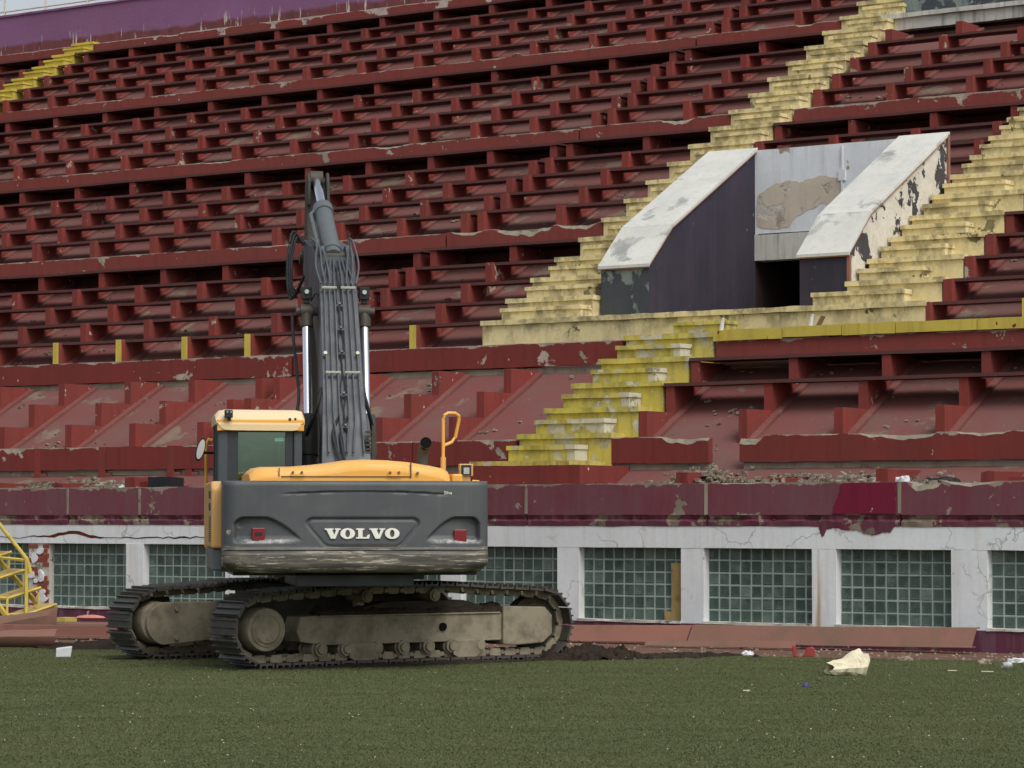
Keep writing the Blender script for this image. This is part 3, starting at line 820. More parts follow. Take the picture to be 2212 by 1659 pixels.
# purple wall above the top row
tw = stand_thing('top_wall', 'purple painted wall with peeling dark red foot above the top seat row', 'wall', -20, T(29), Z(28))
o3 = (-20, T(29), Z(28))
m = MB(); m.rough_bar(S_MIN, LST[0], T(29), T(29) + .25, Z(28) - .6, 16.14, .25, .008, seed=21)
spart(m, 'wall', 'top_wall', tw, o3, (S_MIN, T(29), 16.14))
m = MB(); m.rough_bar(S_MIN, LST[0], T(29) - .04, T(29) + .29, 16.141, 16.2, .25, .006, seed=22)
spart(m, 'coping', 'top_wall', tw, o3, (S_MIN, T(29), 16.2))
rl = stand_thing('guard_rail', 'pale pipe guard rail on top of the purple wall', 'railing', -33, T(29) + .12, 16.2)
o4 = (-33, T(29) + .12, 16.2)
for i in range(13):
    s = -42.88 + i * 1.62 + .1
    m = MB(); m.cyl((s, T(29) + .12, 16.19), (s, T(29) + .12, 17.25), .03, 10); spart(m, 'post', 'pipe_white', rl, o4)
for z in (16.33, 16.72, 17.22):
    m = MB(); m.cyl((-43.5, T(29) + .12, z), (-23, T(29) + .12, z), .024, 10); spart(m, 'rail', 'pipe_white', rl, o4)

# ================================================================== AISLE STAIRS
def step_pair(root, org, a, b, k, mat, half, nos=.082, white_end=False, base=None):
    m = MB()
    zb = (Z(k - 1) - .05) if base is None else base
    m.rough_bar(a, b, T(k), T(k + 1) + .06, zb, Z(k) + .003, .1, .006, seed=k * 1.3 + a)
    m.rough_bar(a - .025, b + .025, T(k) - .045, T(k) + .35, Z(k), Z(k) + nos, .08, .006, seed=k * 2.1 + a)
    spart(m, 'step', mat, root, org, (a, T(k), Z(k) + nos))
    if half:
        ha, hb = half
        zm = (Z(k - 1) + Z(k)) / 2 + .035
        ha += random.uniform(-.02, .02); hb += random.uniform(-.02, .02)
        m = MB()
        m.rough_bar(ha, hb, T(k) - .35, T(k) + .01, Z(k - 1) + .02, zm, .1, .006, seed=k * 3.3 + a)
        m.rough_bar(ha - .02, hb + .02, T(k) - .385, T(k) - .02, zm, zm + nos * .85, .08, .006, seed=k * 4.7 + a)
        if white_end:
            m.rough_bar(hb - .14, hb + .004, T(k) - .355, T(k) - .01, Z(k - 1) + .08, zm - .003, .05, .003, mi=1, seed=k)
            m.rough_bar(hb - .16, hb + .026, T(k) - .39, T(k) - .02, zm + .004, zm + nos * .85 + .004, .05, .004, mi=1, seed=k)
        spart(m, 'half_step', [mat, 'step_white'], root, org, (ha, T(k), zm))
# upper stair left of the shaft
org = (LST[0], T(6), Z(5))
st = stand_thing('stairway', 'pale yellow concrete aisle stairs climbing past the dark entrance shaft to the white ledge', 'stairs', *org)
for k in range(6, 30):
    b = PL - .02 if k <= 11 else LST[1] - (k - 13) * .012
    a = LST[0]
    step_pair(st, org, a, b, k, 'yellow_pale', (a + (.10 if k < 9 else .32), b - (.0 if k < 9 else .06)))
# stair right of the shaft
org = (RST[0], T(6), Z(5))
st = stand_thing('stairway', 'pale yellow mildewed aisle stairs beside the peeling black and white shaft wall', 'stairs', *org)
for k in range(6, 21):
    a = RST[0] - (.7 if k == 6 else 0) * 0
    step_pair(st, org, a + .02, RST[1], k, 'yellow_pale', (a - .42 if k == 6 else a + .02, RST[1] - .55))
# lower stair
org = (DST[0], T(-1), Z(-1) - .05)
st = stand_thing('stairway', 'bright yellow flaking stairs below the landing, with white step ends', 'stairs', *org)
m = MB(); m.rough_bar(DST[0] - .2, DST[1] - .05, T(-1) - .25, T(0) + .05, Z(-1) - .005, Z(-1) + .065, .08, .008, seed=1)
spart(m, 'step', 'yellow', st, org, (DST[0], T(-1), Z(-1) + .07))
for k in range(0, 5):
    b = DST[1] + (.04 if k in (0, 1) else 0)
    a = DST[0] + random.uniform(-.04, .04)
    step_pair(st, org, a, b, k, 'yellow', (a + .05, b - .42), white_end=True)
m = MB(); zm = Z(4) + .24
m.rough_bar(DST[0] + .7, DST[1] - .0, T(5) - .36, T(5) - .01, Z(4) + .05, zm, .1, .006, seed=91)
m.rough_bar(DST[0] + .68, DST[1] + .02, T(5) - .39, T(5) - .02, zm, zm + .06, .1, .008, seed=92)
spart(m, 'half_step', 'yellow', st, org, (DST[0], T(5), zm))
# narrow stair painted on the top rows, far left
org = (-31.15, T(24), Z(23))
st = stand_thing('stairway', 'narrow yellow steps in the top seat rows under the purple wall', 'stairs', *org)
for k in range(23, 29):
    step_pair(st, org, -31.15, -30.38, k, 'yellow_clean', (-31.13, -30.42), .06)

# ================================================================== ENTRANCE SHAFT
org = (0, T(5), 4.6)
vp = stand_thing('entrance_shaft', 'stadium entrance shaft with white sloping caps, dark purple sides and black doorway', 'entrance', *org)
TF, TK, TB = 6.50, 7.22, 10.15
ZF, ZK, ZT, FL = 6.10, 6.80, 8.43, 5.06
wall_poly = [(TF, FL - .4), (TF, ZF), (TK, ZK), (TB, ZT), (TB, FL - .4)]
def shaft_wall(a, b, outer_mat, inner_mat, front_mat):
    m = MB(); vs = [(a, t, z) for t, z in wall_poly] + [(b, t, z) for t, z in wall_poly]
    n = 5
    m.add(vs, [tuple(range(n))], 0)
    m.add(vs, [tuple(range(n, 2 * n))[::-1]], 1)
    m.add(vs, [(0, 5, 6, 1)], 2)
    m.add(vs, [(i, (i + 1) % n, n + (i + 1) % n, n + i) for i in range(1, 5)], 0)
    spart(m, 'side_wall', [outer_mat, inner_mat, front_mat], vp, org, (a, TF, ZF))
    def off(t, z, d): return (t, z + d)
    for (t0, z0), (t1, z1) in (((TF - .05, ZF - .035), (TK, ZK)), ((TK + .006, ZK + .004), (TB + .04, ZT + .02))):
        c = MB()
        c.prism([(t0, z0 + .004), (t0, z0 + .055), (t1, z1 + .055), (t1, z1 + .004)], a - .035, b + .035, 'x')
        spart(c, 'cap', 'white_cap', vp, org, (a, t0, z0))
    c = MB()      # thin red lip under the cap's edge
    c.tube([(b + .03, TF - .02, ZF + .0), (b + .03, TK, ZK - .01), (b + .03, TB, ZT - .01)], .012, 6)
    c.box(a - .03, b + .03, TF - .045, TF - .02, ZF - .05, ZF - .034)
    spart(c, 'cap_lip', 'rust_red', vp, org)
shaft_wall(-2.62, -1.64, 'dark_purple', 'dark_purple', 'dark_grey_peel')
shaft_wall(1.30, 2.22, 'dark_purple', 'dark_peel', 'dark_purple')
m = MB(); m.box(2.18, 2.235, TF - .004, TF + .06, FL, ZF - .03); m.box(2.222, 2.255, TB - .03, TB + .05, 7.2, ZT + .02); spart(m, 'corner_post', 'rust_red', vp, org)
m = MB(); m.rough_bar(-1.64, 1.30, TB, TB + .3, 6.92, ZT + .02, .2, .004, seed=6); spart(m, 'back_wall', 'grey_wall', vp, org, (-1.64, TB, ZT))
m = MB(); m.rough_bar(-1.64, 1.30, TB - .03, TB + .3, 6.43, 6.9, .2, .004, seed=7); spart(m, 'lintel', 'ledge_white', vp, org, (-1.64, TB, 6.9))
poly = []
for s, z in ((-1.60, 7.55), (-1.45, 7.72), (-1.2, 7.83), (-.9, 7.86), (-.65, 7.80), (-.4, 7.9), (-.1, 7.88), (.1, 7.82), (.14, 7.45), (-.05, 7.36), (-.3, 7.40), (-.52, 7.30), (-.8, 7.18), (-.95, 7.03), (-1.15, 6.98), (-1.6, 7.04)):
    poly.append((s, z))
rag = []
for (sa, za), (sb_, zb_) in zip(poly, poly[1:] + poly[:1]):
    for q in range(6):
        sq, zq = sa + (sb_ - sa) * q / 6, za + (zb_ - za) * q / 6
        rag.append((max(-1.63, sq + .05 * mnoise.noise((sq * 6, zq * 6, 1)) + .02 * mnoise.noise((sq * 21, zq * 21, 2))), zq + .05 * mnoise.noise((sq * 6, zq * 6, 5)) + .02 * mnoise.noise((sq * 21, zq * 21, 7))))
poly = rag
m = MB(); m.prism(poly, TB - .008, TB + .01, 'y'); spart(m, 'bare_patch', 'bare_render', vp, org, (-1, TB, 7.9))
m = MB(); m.box(.14, .175, TB - .03, TB + .01, 7.0, 8.4); m.box(.09, .225, TB - .035, TB + .01, 7.78, 7.98); m.box(.09, .22, TB - .035, TB + .01, 7.12, 7.28)
spart(m, 'conduit', 'grey_wall', vp, org, (.15, TB, 8.4))
m = MB()      # doorway passage going in under the seats
m.box(-1.8, -1.64, TB + .004, TB + 4.5, 3.5, 6.6); m.box(1.3, 1.46, TB + .004, TB + 4.5, 3.5, 6.6); m.box(-1.8, 1.46, TB + 4.5, TB + 4.6, 3.5, 6.6)
m.box(-1.64, 1.34, TB + .3, TB + 4.5, 6.5, 6.62); m.box(-1.64, 1.34, TB + .05, TB + 4.5, 3.9, 4.0)
spart(m, 'passage', 'void', vp, org)
m = MB(); m.box(-1.64, 1.3, T(5) + .35, TB + .1, FL - .2, FL - .02); spart(m, 'shaft_floor', 'concrete', vp, org)
# landing in front of the shaft
org = (0, T(5), Z(4))
ld = stand_thing('landing', 'long pale yellow landing with mildewed edge in front of the entrance shaft', 'landing', *org)
for a, b in ((-4.46, 4.08),):
    m = MB(); m.rough_bar(a, b, T(5) - .005, TF + .35, Z(4) - .04, Z(5) - .012, .12, .006, seed=12)
    spart(m, 'platform', 'yellow_pale', ld, org, (a, T(5), Z(5)))
    m = MB(); m.rough_bar(a - .02, b + .02, T(5) - .05, T(5) + .36, Z(5) - .01, Z(5) + .075, .08, .009, seed=13)
    spart(m, 'nosing', 'yellow_pale', ld, org, (a, T(5), Z(5) + .07))
# upper white ledge and its dark wall
org = (0, T(22), 12.0)
ul = stand_thing('upper_entrance', 'stained white concrete ledge with dark panels above the right seat rows', 'entrance', *org)
m = MB(); m.rough_bar(-3.42, 13.8, T(22), T(22) + .5, 12.0, 12.24, .1, .012, seed=31); spart(m, 'ledge', 'ledge_white', ul, org, (-3.4, T(22), 12.24))
m = MB(); m.rough_bar(-3.5, 13.8, T(22) - .07, T(22) + .55, 12.245, 12.34, .1, .008, seed=32); spart(m, 'ledge_nosing', 'ledge_white', ul, org, (-3.4, T(22), 12.34))
m = MB(); m.box(-3.3, 13.8, T(22) + .56, T(22) + .72, 12.2, 14.2); spart(m, 'dark_wall', 'dark_grey_peel', ul, org, (-3.0, T(22), 14.2))
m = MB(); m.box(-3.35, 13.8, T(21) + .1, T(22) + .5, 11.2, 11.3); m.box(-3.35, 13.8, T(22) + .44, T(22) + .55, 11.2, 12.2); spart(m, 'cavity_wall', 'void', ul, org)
# two white candle-like stubs and scrap standing on the yellow rail
def stand_scrap(name, label, cat, s, t, z, mb, mat, group=None):
    p = stand_world(s, t, z)
    o = mb.build(name, mat, None, p, -TH)
    return tag(o, label, cat, group)
for s, lb in ((0.78, 'white broken pipe stub standing at the end of the yellow rail cap'), (2.42, 'white broken pipe stub standing midway on the yellow rail cap')):
    m = MB(); m.tube([(0, 0, 0), (.02, 0, .13), (.045, .0, .19)], .036, 9, 0, True, .026); stand_scrap('pipe_stub', lb, 'pipe', s, T(4) + .06, Z(4) + .11, m, 'white_plastic')
m = MB(); m.prism([(0, 0), (.07, 0), (.16, .15), (.10, .16)], -.02, .03, 'y'); stand_scrap('wood_scrap', 'leaning brown scrap on the yellow rail cap', 'scrap', 2.52, T(4) + .06, Z(4) + .112, m, 'rust_sheet')

# ================================================================== EXCAVATOR
CX, CY = -2.17, 36.55
HEAD = RAD(8.0)            # swung 8 degrees to the left of straight away
UNDER = RAD(34.0)          # the tracks run to the right and away
ex = thing('excavator', 'tracked excavator with yellow cab and dark grey counterweight parked on the pitch', 'excavator', (CX, CY, 0))
def up_(mb, name, mats, parent=None, **kw):
    o = mb.build(name, mats, parent or ex, (0, 0, 0), 0.0 if parent else HEAD, **kw)
    return o
# ---- tracks
R_T, L_T = .405, 4.83
XC = L_T / 2 - .44
def track_path():
    pts = []
    N_ = 200
    z0 = .055; zc = z0 + R_T
    for i in range(60): pts.append((-XC + 2 * XC * i / 60, z0))
    for i in range(40):
        a = -math.pi / 2 + math.pi * i / 40; pts.append((XC + R_T * math.cos(a), zc + R_T * math.sin(a)))
    top = zc + R_T
    for i in range(60):
        f = i / 60; x = XC - 2 * XC * f
        pts.append((x, top + .095 * math.sin(math.pi * f) ** 0.8 - .012 * math.sin(3 * math.pi * f) ** 2))
    for i in range(40):
        a = math.pi / 2 + math.pi * i / 40; pts.append((-XC + R_T * math.cos(a), zc + R_T * math.sin(a)))
    return pts
PATH = track_path()
def path_sample(n):
    P = [Vector((x, 0, z)) for x, z in PATH]; P.append(P[0])
    L = [0]
    for a, b in zip(P, P[1:]): L.append(L[-1] + (b - a).length)
    out = []
    for i in range(n):
        d = L[-1] * i / n
        j = max(q for q in range(len(L)) if L[q] <= d); j = min(j, len(P) - 2)
        f = (d - L[j]) / (L[j + 1] - L[j])
        p = P[j].lerp(P[j + 1], f); tg = (P[(j + 2) % (len(P) - 1)] - P[j - 1 if j else -2])
        out.append((p, tg.normalized()))
    return out
shoe_m = MB()
SW = .31
shoe_m.box(-.100, .100, -SW, SW, -.016, .012)
for gx in (-.088, -.004, .080):
    shoe_m.prism([(gx - .014, -.016), (gx + .014, -.016), (gx + .008, -.046), (gx - .008, -.046)], -SW, SW, 'y')
link_m = MB()
for y in (-.105, .105):
    link_m.prism([(-.085, .012), (.075, .012), (.085, .05), (.06, .098), (-.065, .098), (-.09, .055)], y - .03, y + .03, 'y')
link_m.cyl((.1, -.14, .055), (.1, .14, .055), .028, 10)
link_m.cyl((-.06, -.136, .055), (-.06, .136, .055), .022, 8)
shoe_me = link_me = None
cu, su = math.cos(UNDER), math.sin(UNDER)
GAUGE = 2.74
for side in (-1, 1):        # -1 near the camera, +1 far
    base = (-su * side * GAUGE / 2, cu * side * GAUGE / 2, 0)
    m = MB()
    # side frame: long box with sloping top shelf, end forks
    m.prism([(-1.45, .30), (-1.5, .42), (-1.45, .60), (-.9, .62), (1.45, .60), (1.45, .26), (-1.2, .26)], -.17, .17, 'y')
    m.box(-1.2, 1.4, -.19, -.165, .585, .61); m.box(-1.2, 1.4, -.19, -.165, .255, .28)
    fr = m.build('track_frame', 'mud', ex, base, UNDER, bevel=.012)
    t = MB(); t.prism([(-.9, .622), (-.2, .76), (.9, .76), (1.4, .622)], -.12, .14, 'y'); t.build('top_shelf', 'mud_dark', fr)
    t = MB(); t.prism([(1.42, .20), (1.42, .68), (2.05, .66), (2.16, .55), (2.16, .32), (2.02, .21), (1.6, .19)], -.215, .215, 'y')
    t.build('idler_housing', 'mud', fr, bevel=.015)
    t = MB(); t.cyl((XC, -.09, .46), (XC, .09, .46), .34, 28); t.cyl((XC, -.13, .46), (XC, .13, .46), .25, 28); t.build('idler', 'mud_dark', fr, bevel=.01)
    t = MB(); t.cyl((-XC, -.06, .46), (-XC, .06, .46), .37, 30)
    for q in range(21):
        a = 2 * math.pi * q / 21
        t.cyl((-XC + .37 * math.cos(a), -.045, .46 + .37 * math.sin(a)), (-XC + .37 * math.cos(a), .045, .46 + .37 * math.sin(a)), .035, 6)
    t.build('sprocket', 'mud_dark', fr)
    t = MB()
    t.tube([(-XC, -.06, .46), (-XC, -.2, .46), (-XC, -.27, .46), (-XC, -.285, .46)], .27, 30, r_end=.25)
    t.tube([(-XC, -.28, .46), (-XC, -.30, .46)], .20, 26); t.tube([(-XC, -.295, .46), (-XC, -.325, .46)], .185, 26, r_end=.15)
    for q in range(3): t.cyl((-XC + .05 * math.cos(q * 2.1 + .5), -.32, .40 + .05 * math.sin(q * 2.1)), (-XC + .05 * math.cos(q * 2.1 + .5), -.335, .40 + .05 * math.sin(q * 2.1)), .022, 8)
    fd = t.build('final_drive', 'mud', fr, smooth=True)
    if side == 1:      # the inner side of the far track carries the travel motor cover
        t = MB()
        pl = [(-XC + .06 + .27 * math.cos(a), .45 + .27 * math.sin(a)) for a in [math.pi / 2 + .15 + (math.pi - .3) * i / 14 for i in range(15)]]
        pl += [(-1.0, .25), (-1.0, .72)]
        t.prism(pl[::-1], -.36, -.30, 'y'); t.box(-1.02, -.96, -.40, -.2, .16, .80)
        t.prism([(-.96, .40), (-.96, .76), (-.3, .80), (.6, .86), (.6, .62), (-.3, .58)], -.42, -.3, 'y')
        c = t.build('motor_cover', 'mud', fr, bevel=.012)
        for bx, bz in ((-1.78, .63), (-1.12, .65), (-1.14, .32), (-1.78, .27)):
            b_ = MB(); b_.cyl((bx, -.36, bz), (bx, -.385, bz), .03, 8); b_.build('bolt', 'mud', fr)
    for x in (-1.18, -.82, -.40, -.02, .34, .68, 1.08):
        t = MB(); t.cyl((x, -.2, .205), (x, .2, .205), .085, 18); t.cyl((x, -.23, .205), (x, .23, .205), .055, 14); t.cyl((x, -.15, .205), (x, -.12, .205), .105, 18); t.cyl((x, .15, .205), (x, .12, .205), .105, 18)
        t.build('track_roller', 'mud', fr, smooth=True)
    for x in (-.60, .88):
        t = MB(); t.prism([(x - .2, .27), (x - .2, .10), (x - .13, .06), (x + .13, .06), (x + .2, .10), (x + .2, .27)], -.225, -.20, 'y'); t.prism([(x - .2, .27), (x - .2, .12), (x + .2, .12), (x + .2, .27)], .2, .225, 'y'); t.build('roller_guard', 'mud', fr, bevel=.008)
    for x in (-.55, .42):
        t = MB(); t.cyl((x, -.21, .83), (x, .2, .83), .075, 18); t.cyl((x, -.23, .83), (x, -.2, .83), .05, 14); t.box(x - .05, x + .05, -.05, .05, .6, .8); t.build('carrier_roller', 'mud', fr, smooth=True)
    t = MB(); t.cyl((.55, -.166, .44), (.55, -.196, .44), .05, 18); t.build('frame_hole', 'black', fr)
    # mud lying on the frame shelf
    t = MB(); rings = []
    for i in range(61):
        x = -1.2 + 2.65 * i / 60
        hh = .06 + .05 * mnoise.noise((x * 4, side, 0)) + .035 * mnoise.noise((x * 13, side, 3)); hh = max(.015, hh)
        rings.append([(x, -.185, .60), (x, -.16 + .02 * mnoise.noise((x * 9, 1, 2)), .60 + hh), (x, -.05, .66 + hh), (x, .1, .62)])
    t.sweep(rings); o = t.build('mud_crust', 'soil', fr); o['kind'] = 'stuff'
    for i, (p, tg) in enumerate(path_sample(47)):
        nx = Vector((-tg.z, 0, tg.x))            # points inward
        rot = Matrix((tg, Vector((0, 1, 0)), nx)).transposed().to_4x4()
        if shoe_me is None:
            o = shoe_m.build('track_shoe', 'shoe', fr); shoe_me = o.data
            l = link_m.build('track_link', 'mud', fr); link_me = l.data
        else:
            o = bpy.data.objects.new('track_shoe', shoe_me); COL.objects.link(o); o.parent = fr
            l = bpy.data.objects.new('track_link', link_me); COL.objects.link(l); l.parent = fr
        mt = Matrix.Translation(p) @ rot @ Matrix.Rotation(random.uniform(-.03, .03), 4, 'Y')
        o.matrix_local = mt; l.matrix_local = mt
# ---- car body between the tracks and slew ring
m = MB()
m.prism([(-.95, .50), (-.7, .95), (.7, .95), (.95, .50), (.6, .42), (-.6, .42)], -1.15, 1.15, 'y')
m.build('car_body', 'mud_dark', ex, (0, 0, 0), UNDER, bevel=.02)
m = MB(); m.cyl((0, 0, .9), (0, 0, 1.10), .70, 40); m.cyl((0, 0, .96), (0, 0, 1.02), .76, 40); up_(m, 'slew_ring', 'mud_dark')
# ---- upper frame
m = MB()
m.box(-1.45, 1.42, -2.5, 1.25, 1.10, 1.30); m.box(-.55, .75, -2.9, 1.7, 1.06, 1.35)
m.box(-.75, .62, -3.0, -.9, .98, 1.12)
up_(m, 'deck_frame', 'black_trim', bevel=.01)
# ---- counterweight: rear face as a relief, closed round the sides
W0, W1, CWB, CWT = -1.60, 1.47, 1.145, 2.20
WC, WH = (W0 + W1) / 2, (W1 - W0) / 2
def inside_round(x, z, x0, x1, z0, z1, r):
    dx = max(x0 + r - x, 0, x - (x1 - r)); dz = max(z0 + r - z, 0, z - (z1 - r))
    return r - math.hypot(dx, dz)
def sstep(a, b, v):
    q = min(1, max(0, (v - a) / (b - a))); return q * q * (3 - 2 * q)
def cw_depth(x, z):
    """how far the surface is pushed in (towards the front) at (x, z)"""
    d = 0.0
    # emblem shield: wider at its top, with a groove round it
    half = .66 - .20 * sstep(1.75, 1.42, z) ** 1.0
    q = min(half - abs(x + .005), 1.775 - z, z - 1.425)
    rim = inside_round(x, z, -half - .005, half - .005, 1.425, 1.775, .09)
    d += .022 * sstep(-.012, .006, rim) * (1 - .7 * sstep(.012, .05, rim))
    d += .010 * sstep(0, .02, rim)
    # lamp pockets
    for sx, x_out, x_in in ((-1, -1.46, -.70), (1, 1.34, .72)):
        u = (x - x_out) / (x_in - x_out)
        if -.05 < u < 1.05:
            top = 1.795 - .27 * max(0, (u - .42) / .58) ** 1.6 - .05 * max(0, (.15 - u) / .15) ** 2
            bot = 1.475 + .02 * u
            inside = min(top - z, z - bot)
            dep = .10 * (1 - .75 * max(0, u)) * sstep(-.04, .04, u)
            d += dep * sstep(0, .03, top - z) * sstep(0, .085, z - bot)
    # long crease
    zc_ = 2.075 - .035 * ((x - .0) / 1.0) ** 2
    d += .022 * sstep(.016, .004, abs(z - zc_)) * sstep(1.05, .75, abs(x - .05))
    # lower bumper ridges
    d += -.012 * sstep(1.435, 1.415, z) - .012 * sstep(1.375, 1.36, z) + .014 * sstep(.008, .002, abs(z - 1.395))
    return d
def cw_outline(a):
    """rear plan curve: a in [-1, 1] -> (x, y)"""
    x = WC + WH * a
    y = -3.36 + .10 * a * a
    return x, y
m = MB()
NX, NZ = 260, 96
grid = []
for j in range(NZ + 1):
    z = CWB + (CWT - CWB) * j / NZ
    row = []
    # vertical rounding of top and bottom edges
    et = max(0, 1 - (CWT - z) / .06); eb = max(0, 1 - (z - CWB) / .12)
    inset = .05 * (1 - math.sqrt(max(0, 1 - et * et))) + .10 * (1 - math.sqrt(max(0, 1 - eb * eb)))
    for i in range(NX + 1):
        a = -1 + 2 * i / NX
        aa = abs(a)
        x, y = cw_outline(a)
        # side corner rounding
        rc = .16; xe = WH * (1 - aa)
        if xe < rc:
            q = 1 - xe / rc
            y += rc * (1 - math.sqrt(max(0, 1 - q * q)))
        zz = z
        if j == 0 or eb > 0:      # bottom edge rises to the outer ends
            zz = z + .09 * max(0, (aa - .72) / .28) ** 2 * eb
        y += inset + cw_depth(x, zz) + .003 * mnoise.noise((x * 2, z * 2, 5))
        row.append((x, y, zz))
    row = [(WC - WH, -2.45, row[0][2])] + row + [(WC + WH, -2.45, row[-1][2])]
    grid.append(row)
nx = len(grid[0])
vs = [p for r_ in grid for p in r_]
m.add(vs, [(j * nx + i, j * nx + i + 1, (j + 1) * nx + i + 1, (j + 1) * nx + i) for j in range(NZ) for i in range(nx - 1)])
m.add(grid[-1] + [(grid[-1][i][0], -2.45, CWT) for i in range(nx)], [(i, i + 1, nx + i + 1, nx + i) for i in range(nx - 1)])
m.add(grid[0] + [(grid[0][i][0], -2.45, CWB) for i in range(nx)], [(i + 1, i, nx + i, nx + i + 1) for i in range(nx - 1)])
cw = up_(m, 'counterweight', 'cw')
cw.data.polygons.foreach_set('use_smooth', [True] * len(cw.data.polygons))
try: cw.data.set_sharp_from_angle(angle=RAD(50))
except Exception: pass
# lettering: slab-serif capitals drawn as outlines
def letter(ch, h=1.0):
    P_ = []
    if ch == 'V':
        P_ = [[(-.10, 1), (.56, 1), (.56, .87), (.46, .87), (.62, .36), (.76, .87), (.66, .87), (.66, 1), (1.10, 1), (1.10, .87), (.99, .87), (.70, 0), (.36, 0), (.02, .87), (-.10, .87)]]
    if ch == 'L':
        P_ = [[(0, 0), (1.0, 0), (1.04, .40), (.90, .40), (.80, .16), (.50, .16), (.50, .86), (.64, .86), (.64, 1), (0, 1), (0, .86), (.16, .86), (.16, .14), (0, .14)]]
    return P_
def text_word(word, h, gap, thick):
    m = MB(); x = 0
    for ch in word:
        if ch == 'O':
            w = 1.04; n_ = 28; ro = []; ri = []
            for i in range(n_):
                a = 2 * math.pi * i / n_
                ro.append((.52 + .55 * math.cos(a), .5 + .53 * math.sin(a))); ri.append((.52 + .17 * math.cos(a), .5 + .36 * math.sin(a)))
            vs = [(x + p[0] * h, 0, p[1] * h) for p in ro + ri] + [(x + p[0] * h, thick, p[1] * h) for p in ro + ri]
            fs = []
            for i in range(n_):
                k = (i + 1) % n_
                fs += [(i, k, n_ + k, n_ + i), (2 * n_ + i, 3 * n_ + i, 3 * n_ + k, 2 * n_ + k), (i, 2 * n_ + i, 2 * n_ + k, k), (n_ + i, n_ + k, 3 * n_ + k, 3 * n_ + i)]
            m.add(vs, fs)
        else:
            w = 1.0
            for pl in letter(ch): m.prism([(x + p[0] * h, p[1] * h) for p in pl], 0, thick, 'y')
        x += (w + gap) * h
    return m, x - gap * h
LH = .118
m, LW = text_word('VOLVO', LH, .10, .02)
k_ = .84 / LW
m.v = [(-.43 + vx * k_, -3.358 + vy, 1.535 + vz) for vx, vy, vz in m.v]
lo = up_(m, 'lettering', 'letter', bevel=.003); lo['label'] = 'white slab-serif letters reading VOLVO'
def text_obj(txt, size, loc, mat, name, parent=ex, extr=.001):
    cu_ = bpy.data.curves.new(name, 'FONT'); cu_.body = txt; cu_.size = size; cu_.extrude = extr
    t = bpy.data.objects.new('tmp', cu_); COL.objects.link(t)
    dg = bpy.context.evaluated_depsgraph_get()
    me = bpy.data.meshes.new_from_object(t.evaluated_get(dg))
    bpy.data.objects.remove(t)
    me.materials.clear(); me.materials.append(M[mat])
    o = bpy.data.objects.new(name, me); COL.objects.link(o); o.parent = parent
    x, y, z = loc
    c, s = math.cos(HEAD), math.sin(HEAD)
    o.location = (x * c - y * s, x * s + y * c, z)
    o.rotation_euler = (RAD(90), 0, HEAD)
    return o
text_obj('Silva', .055, (.93, -3.33, 2.045), 'letter', 'lettering')
# tail lamps
for x0, z0 in ((-1.27, 1.515), (1.055, 1.495)):
    m = MB(); m.box(x0, x0 + .145, -3.285, -3.13, z0, z0 + .145)
    lp = up_(m, 'tail_lamp', 'red_lens', bevel=.008); lp['label'] = 'square red tail lamp'
    if x0 < 0:
        a = MB()
        for q in range(2):
            ax = x0 + .03 + q * .045
            a.prism([(ax, z0 + .055), (ax, z0 + .09), (ax + .02, z0 + .09), (ax + .02, z0 + .105), (ax + .05, z0 + .072), (ax + .02, z0 + .04), (ax + .02, z0 + .055)], -3.29, -3.284, 'y')
        up_(a, 'arrow_mark', 'rubber')
# ---- engine hood
prof = [(-1.28, 2.15), (-1.27, 2.28), (-1.21, 2.345), (-1.1, 2.365), (-.74, 2.37), (-.5, 2.39), (-.3, 2.415), (-.1, 2.445), (.12, 2.458), (.35, 2.452), (.6, 2.43), (.85, 2.39), (1.0, 2.36), (1.07, 2.32), (1.1, 2.24), (1.1, 2.15)]
def hood_prof(x):
    for (a, za), (b, zb) in zip(prof[2:], prof[3:]):
        if a <= x <= b: return za + (zb - za) * (x - a) / (b - a)
    return 2.3
m = MB(); rings = []
for y, dz, sc_ in ((-2.62, -.13, .99), (-2.61, -.06, .994), (-2.57, -.02, 1), (-2.48, .0, 1), (-1.6, .02, 1), (-.75, .0, 1), (-.7, -.05, .99)):
    rings.append([(x * sc_, y, z + dz if z > 2.2 else z) for x, z in prof])
m.sweep(rings[::-1], False, False)
m.add(rings[0], [tuple(range(len(prof)))]); m.add(rings[-1], [tuple(range(len(prof)))[::-1]])
hood = up_(m, 'engine_hood', 'myellow', smooth=True)
m = MB()
m.box(.615, .628, -2.632, -2.60, 2.24, 2.42); m.box(-.9, .62, -2.632, -2.612, 2.255, 2.262); m.box(-.93, -.92, -2.632, -2.61, 2.26, 2.36)
up_(m, 'hood_seam', 'grease')
for hx in (-.72, .42):
    m = MB(); m.box(hx - .07, hx + .09, -2.65, -2.618, 2.262, 2.285)
    up_(m, 'hinge', 'myellow')
    for q in (-.045, .06):
        m = MB(); m.cyl((hx + q, -2.66, 2.305), (hx + q, -2.60, 2.305), .016, 8); up_(m, 'hinge_bolt', 'bolt')
m = MB(); m.cyl((.70, -2.655, 2.30), (.70, -2.6, 2.30), .016, 8); up_(m, 'hinge_bolt', 'bolt')
m = MB(); m.box(1.11, 1.24, -2.6, -2.2, 2.14, 2.29); up_(m, 'grab_block', 'myellow', bevel=.02)
# body sides under the hood
m = MB(); m.box(-1.30, 1.42, -2.45, -.6, 1.29, 2.17); up_(m, 'engine_bay', 'black_trim', bevel=.02)
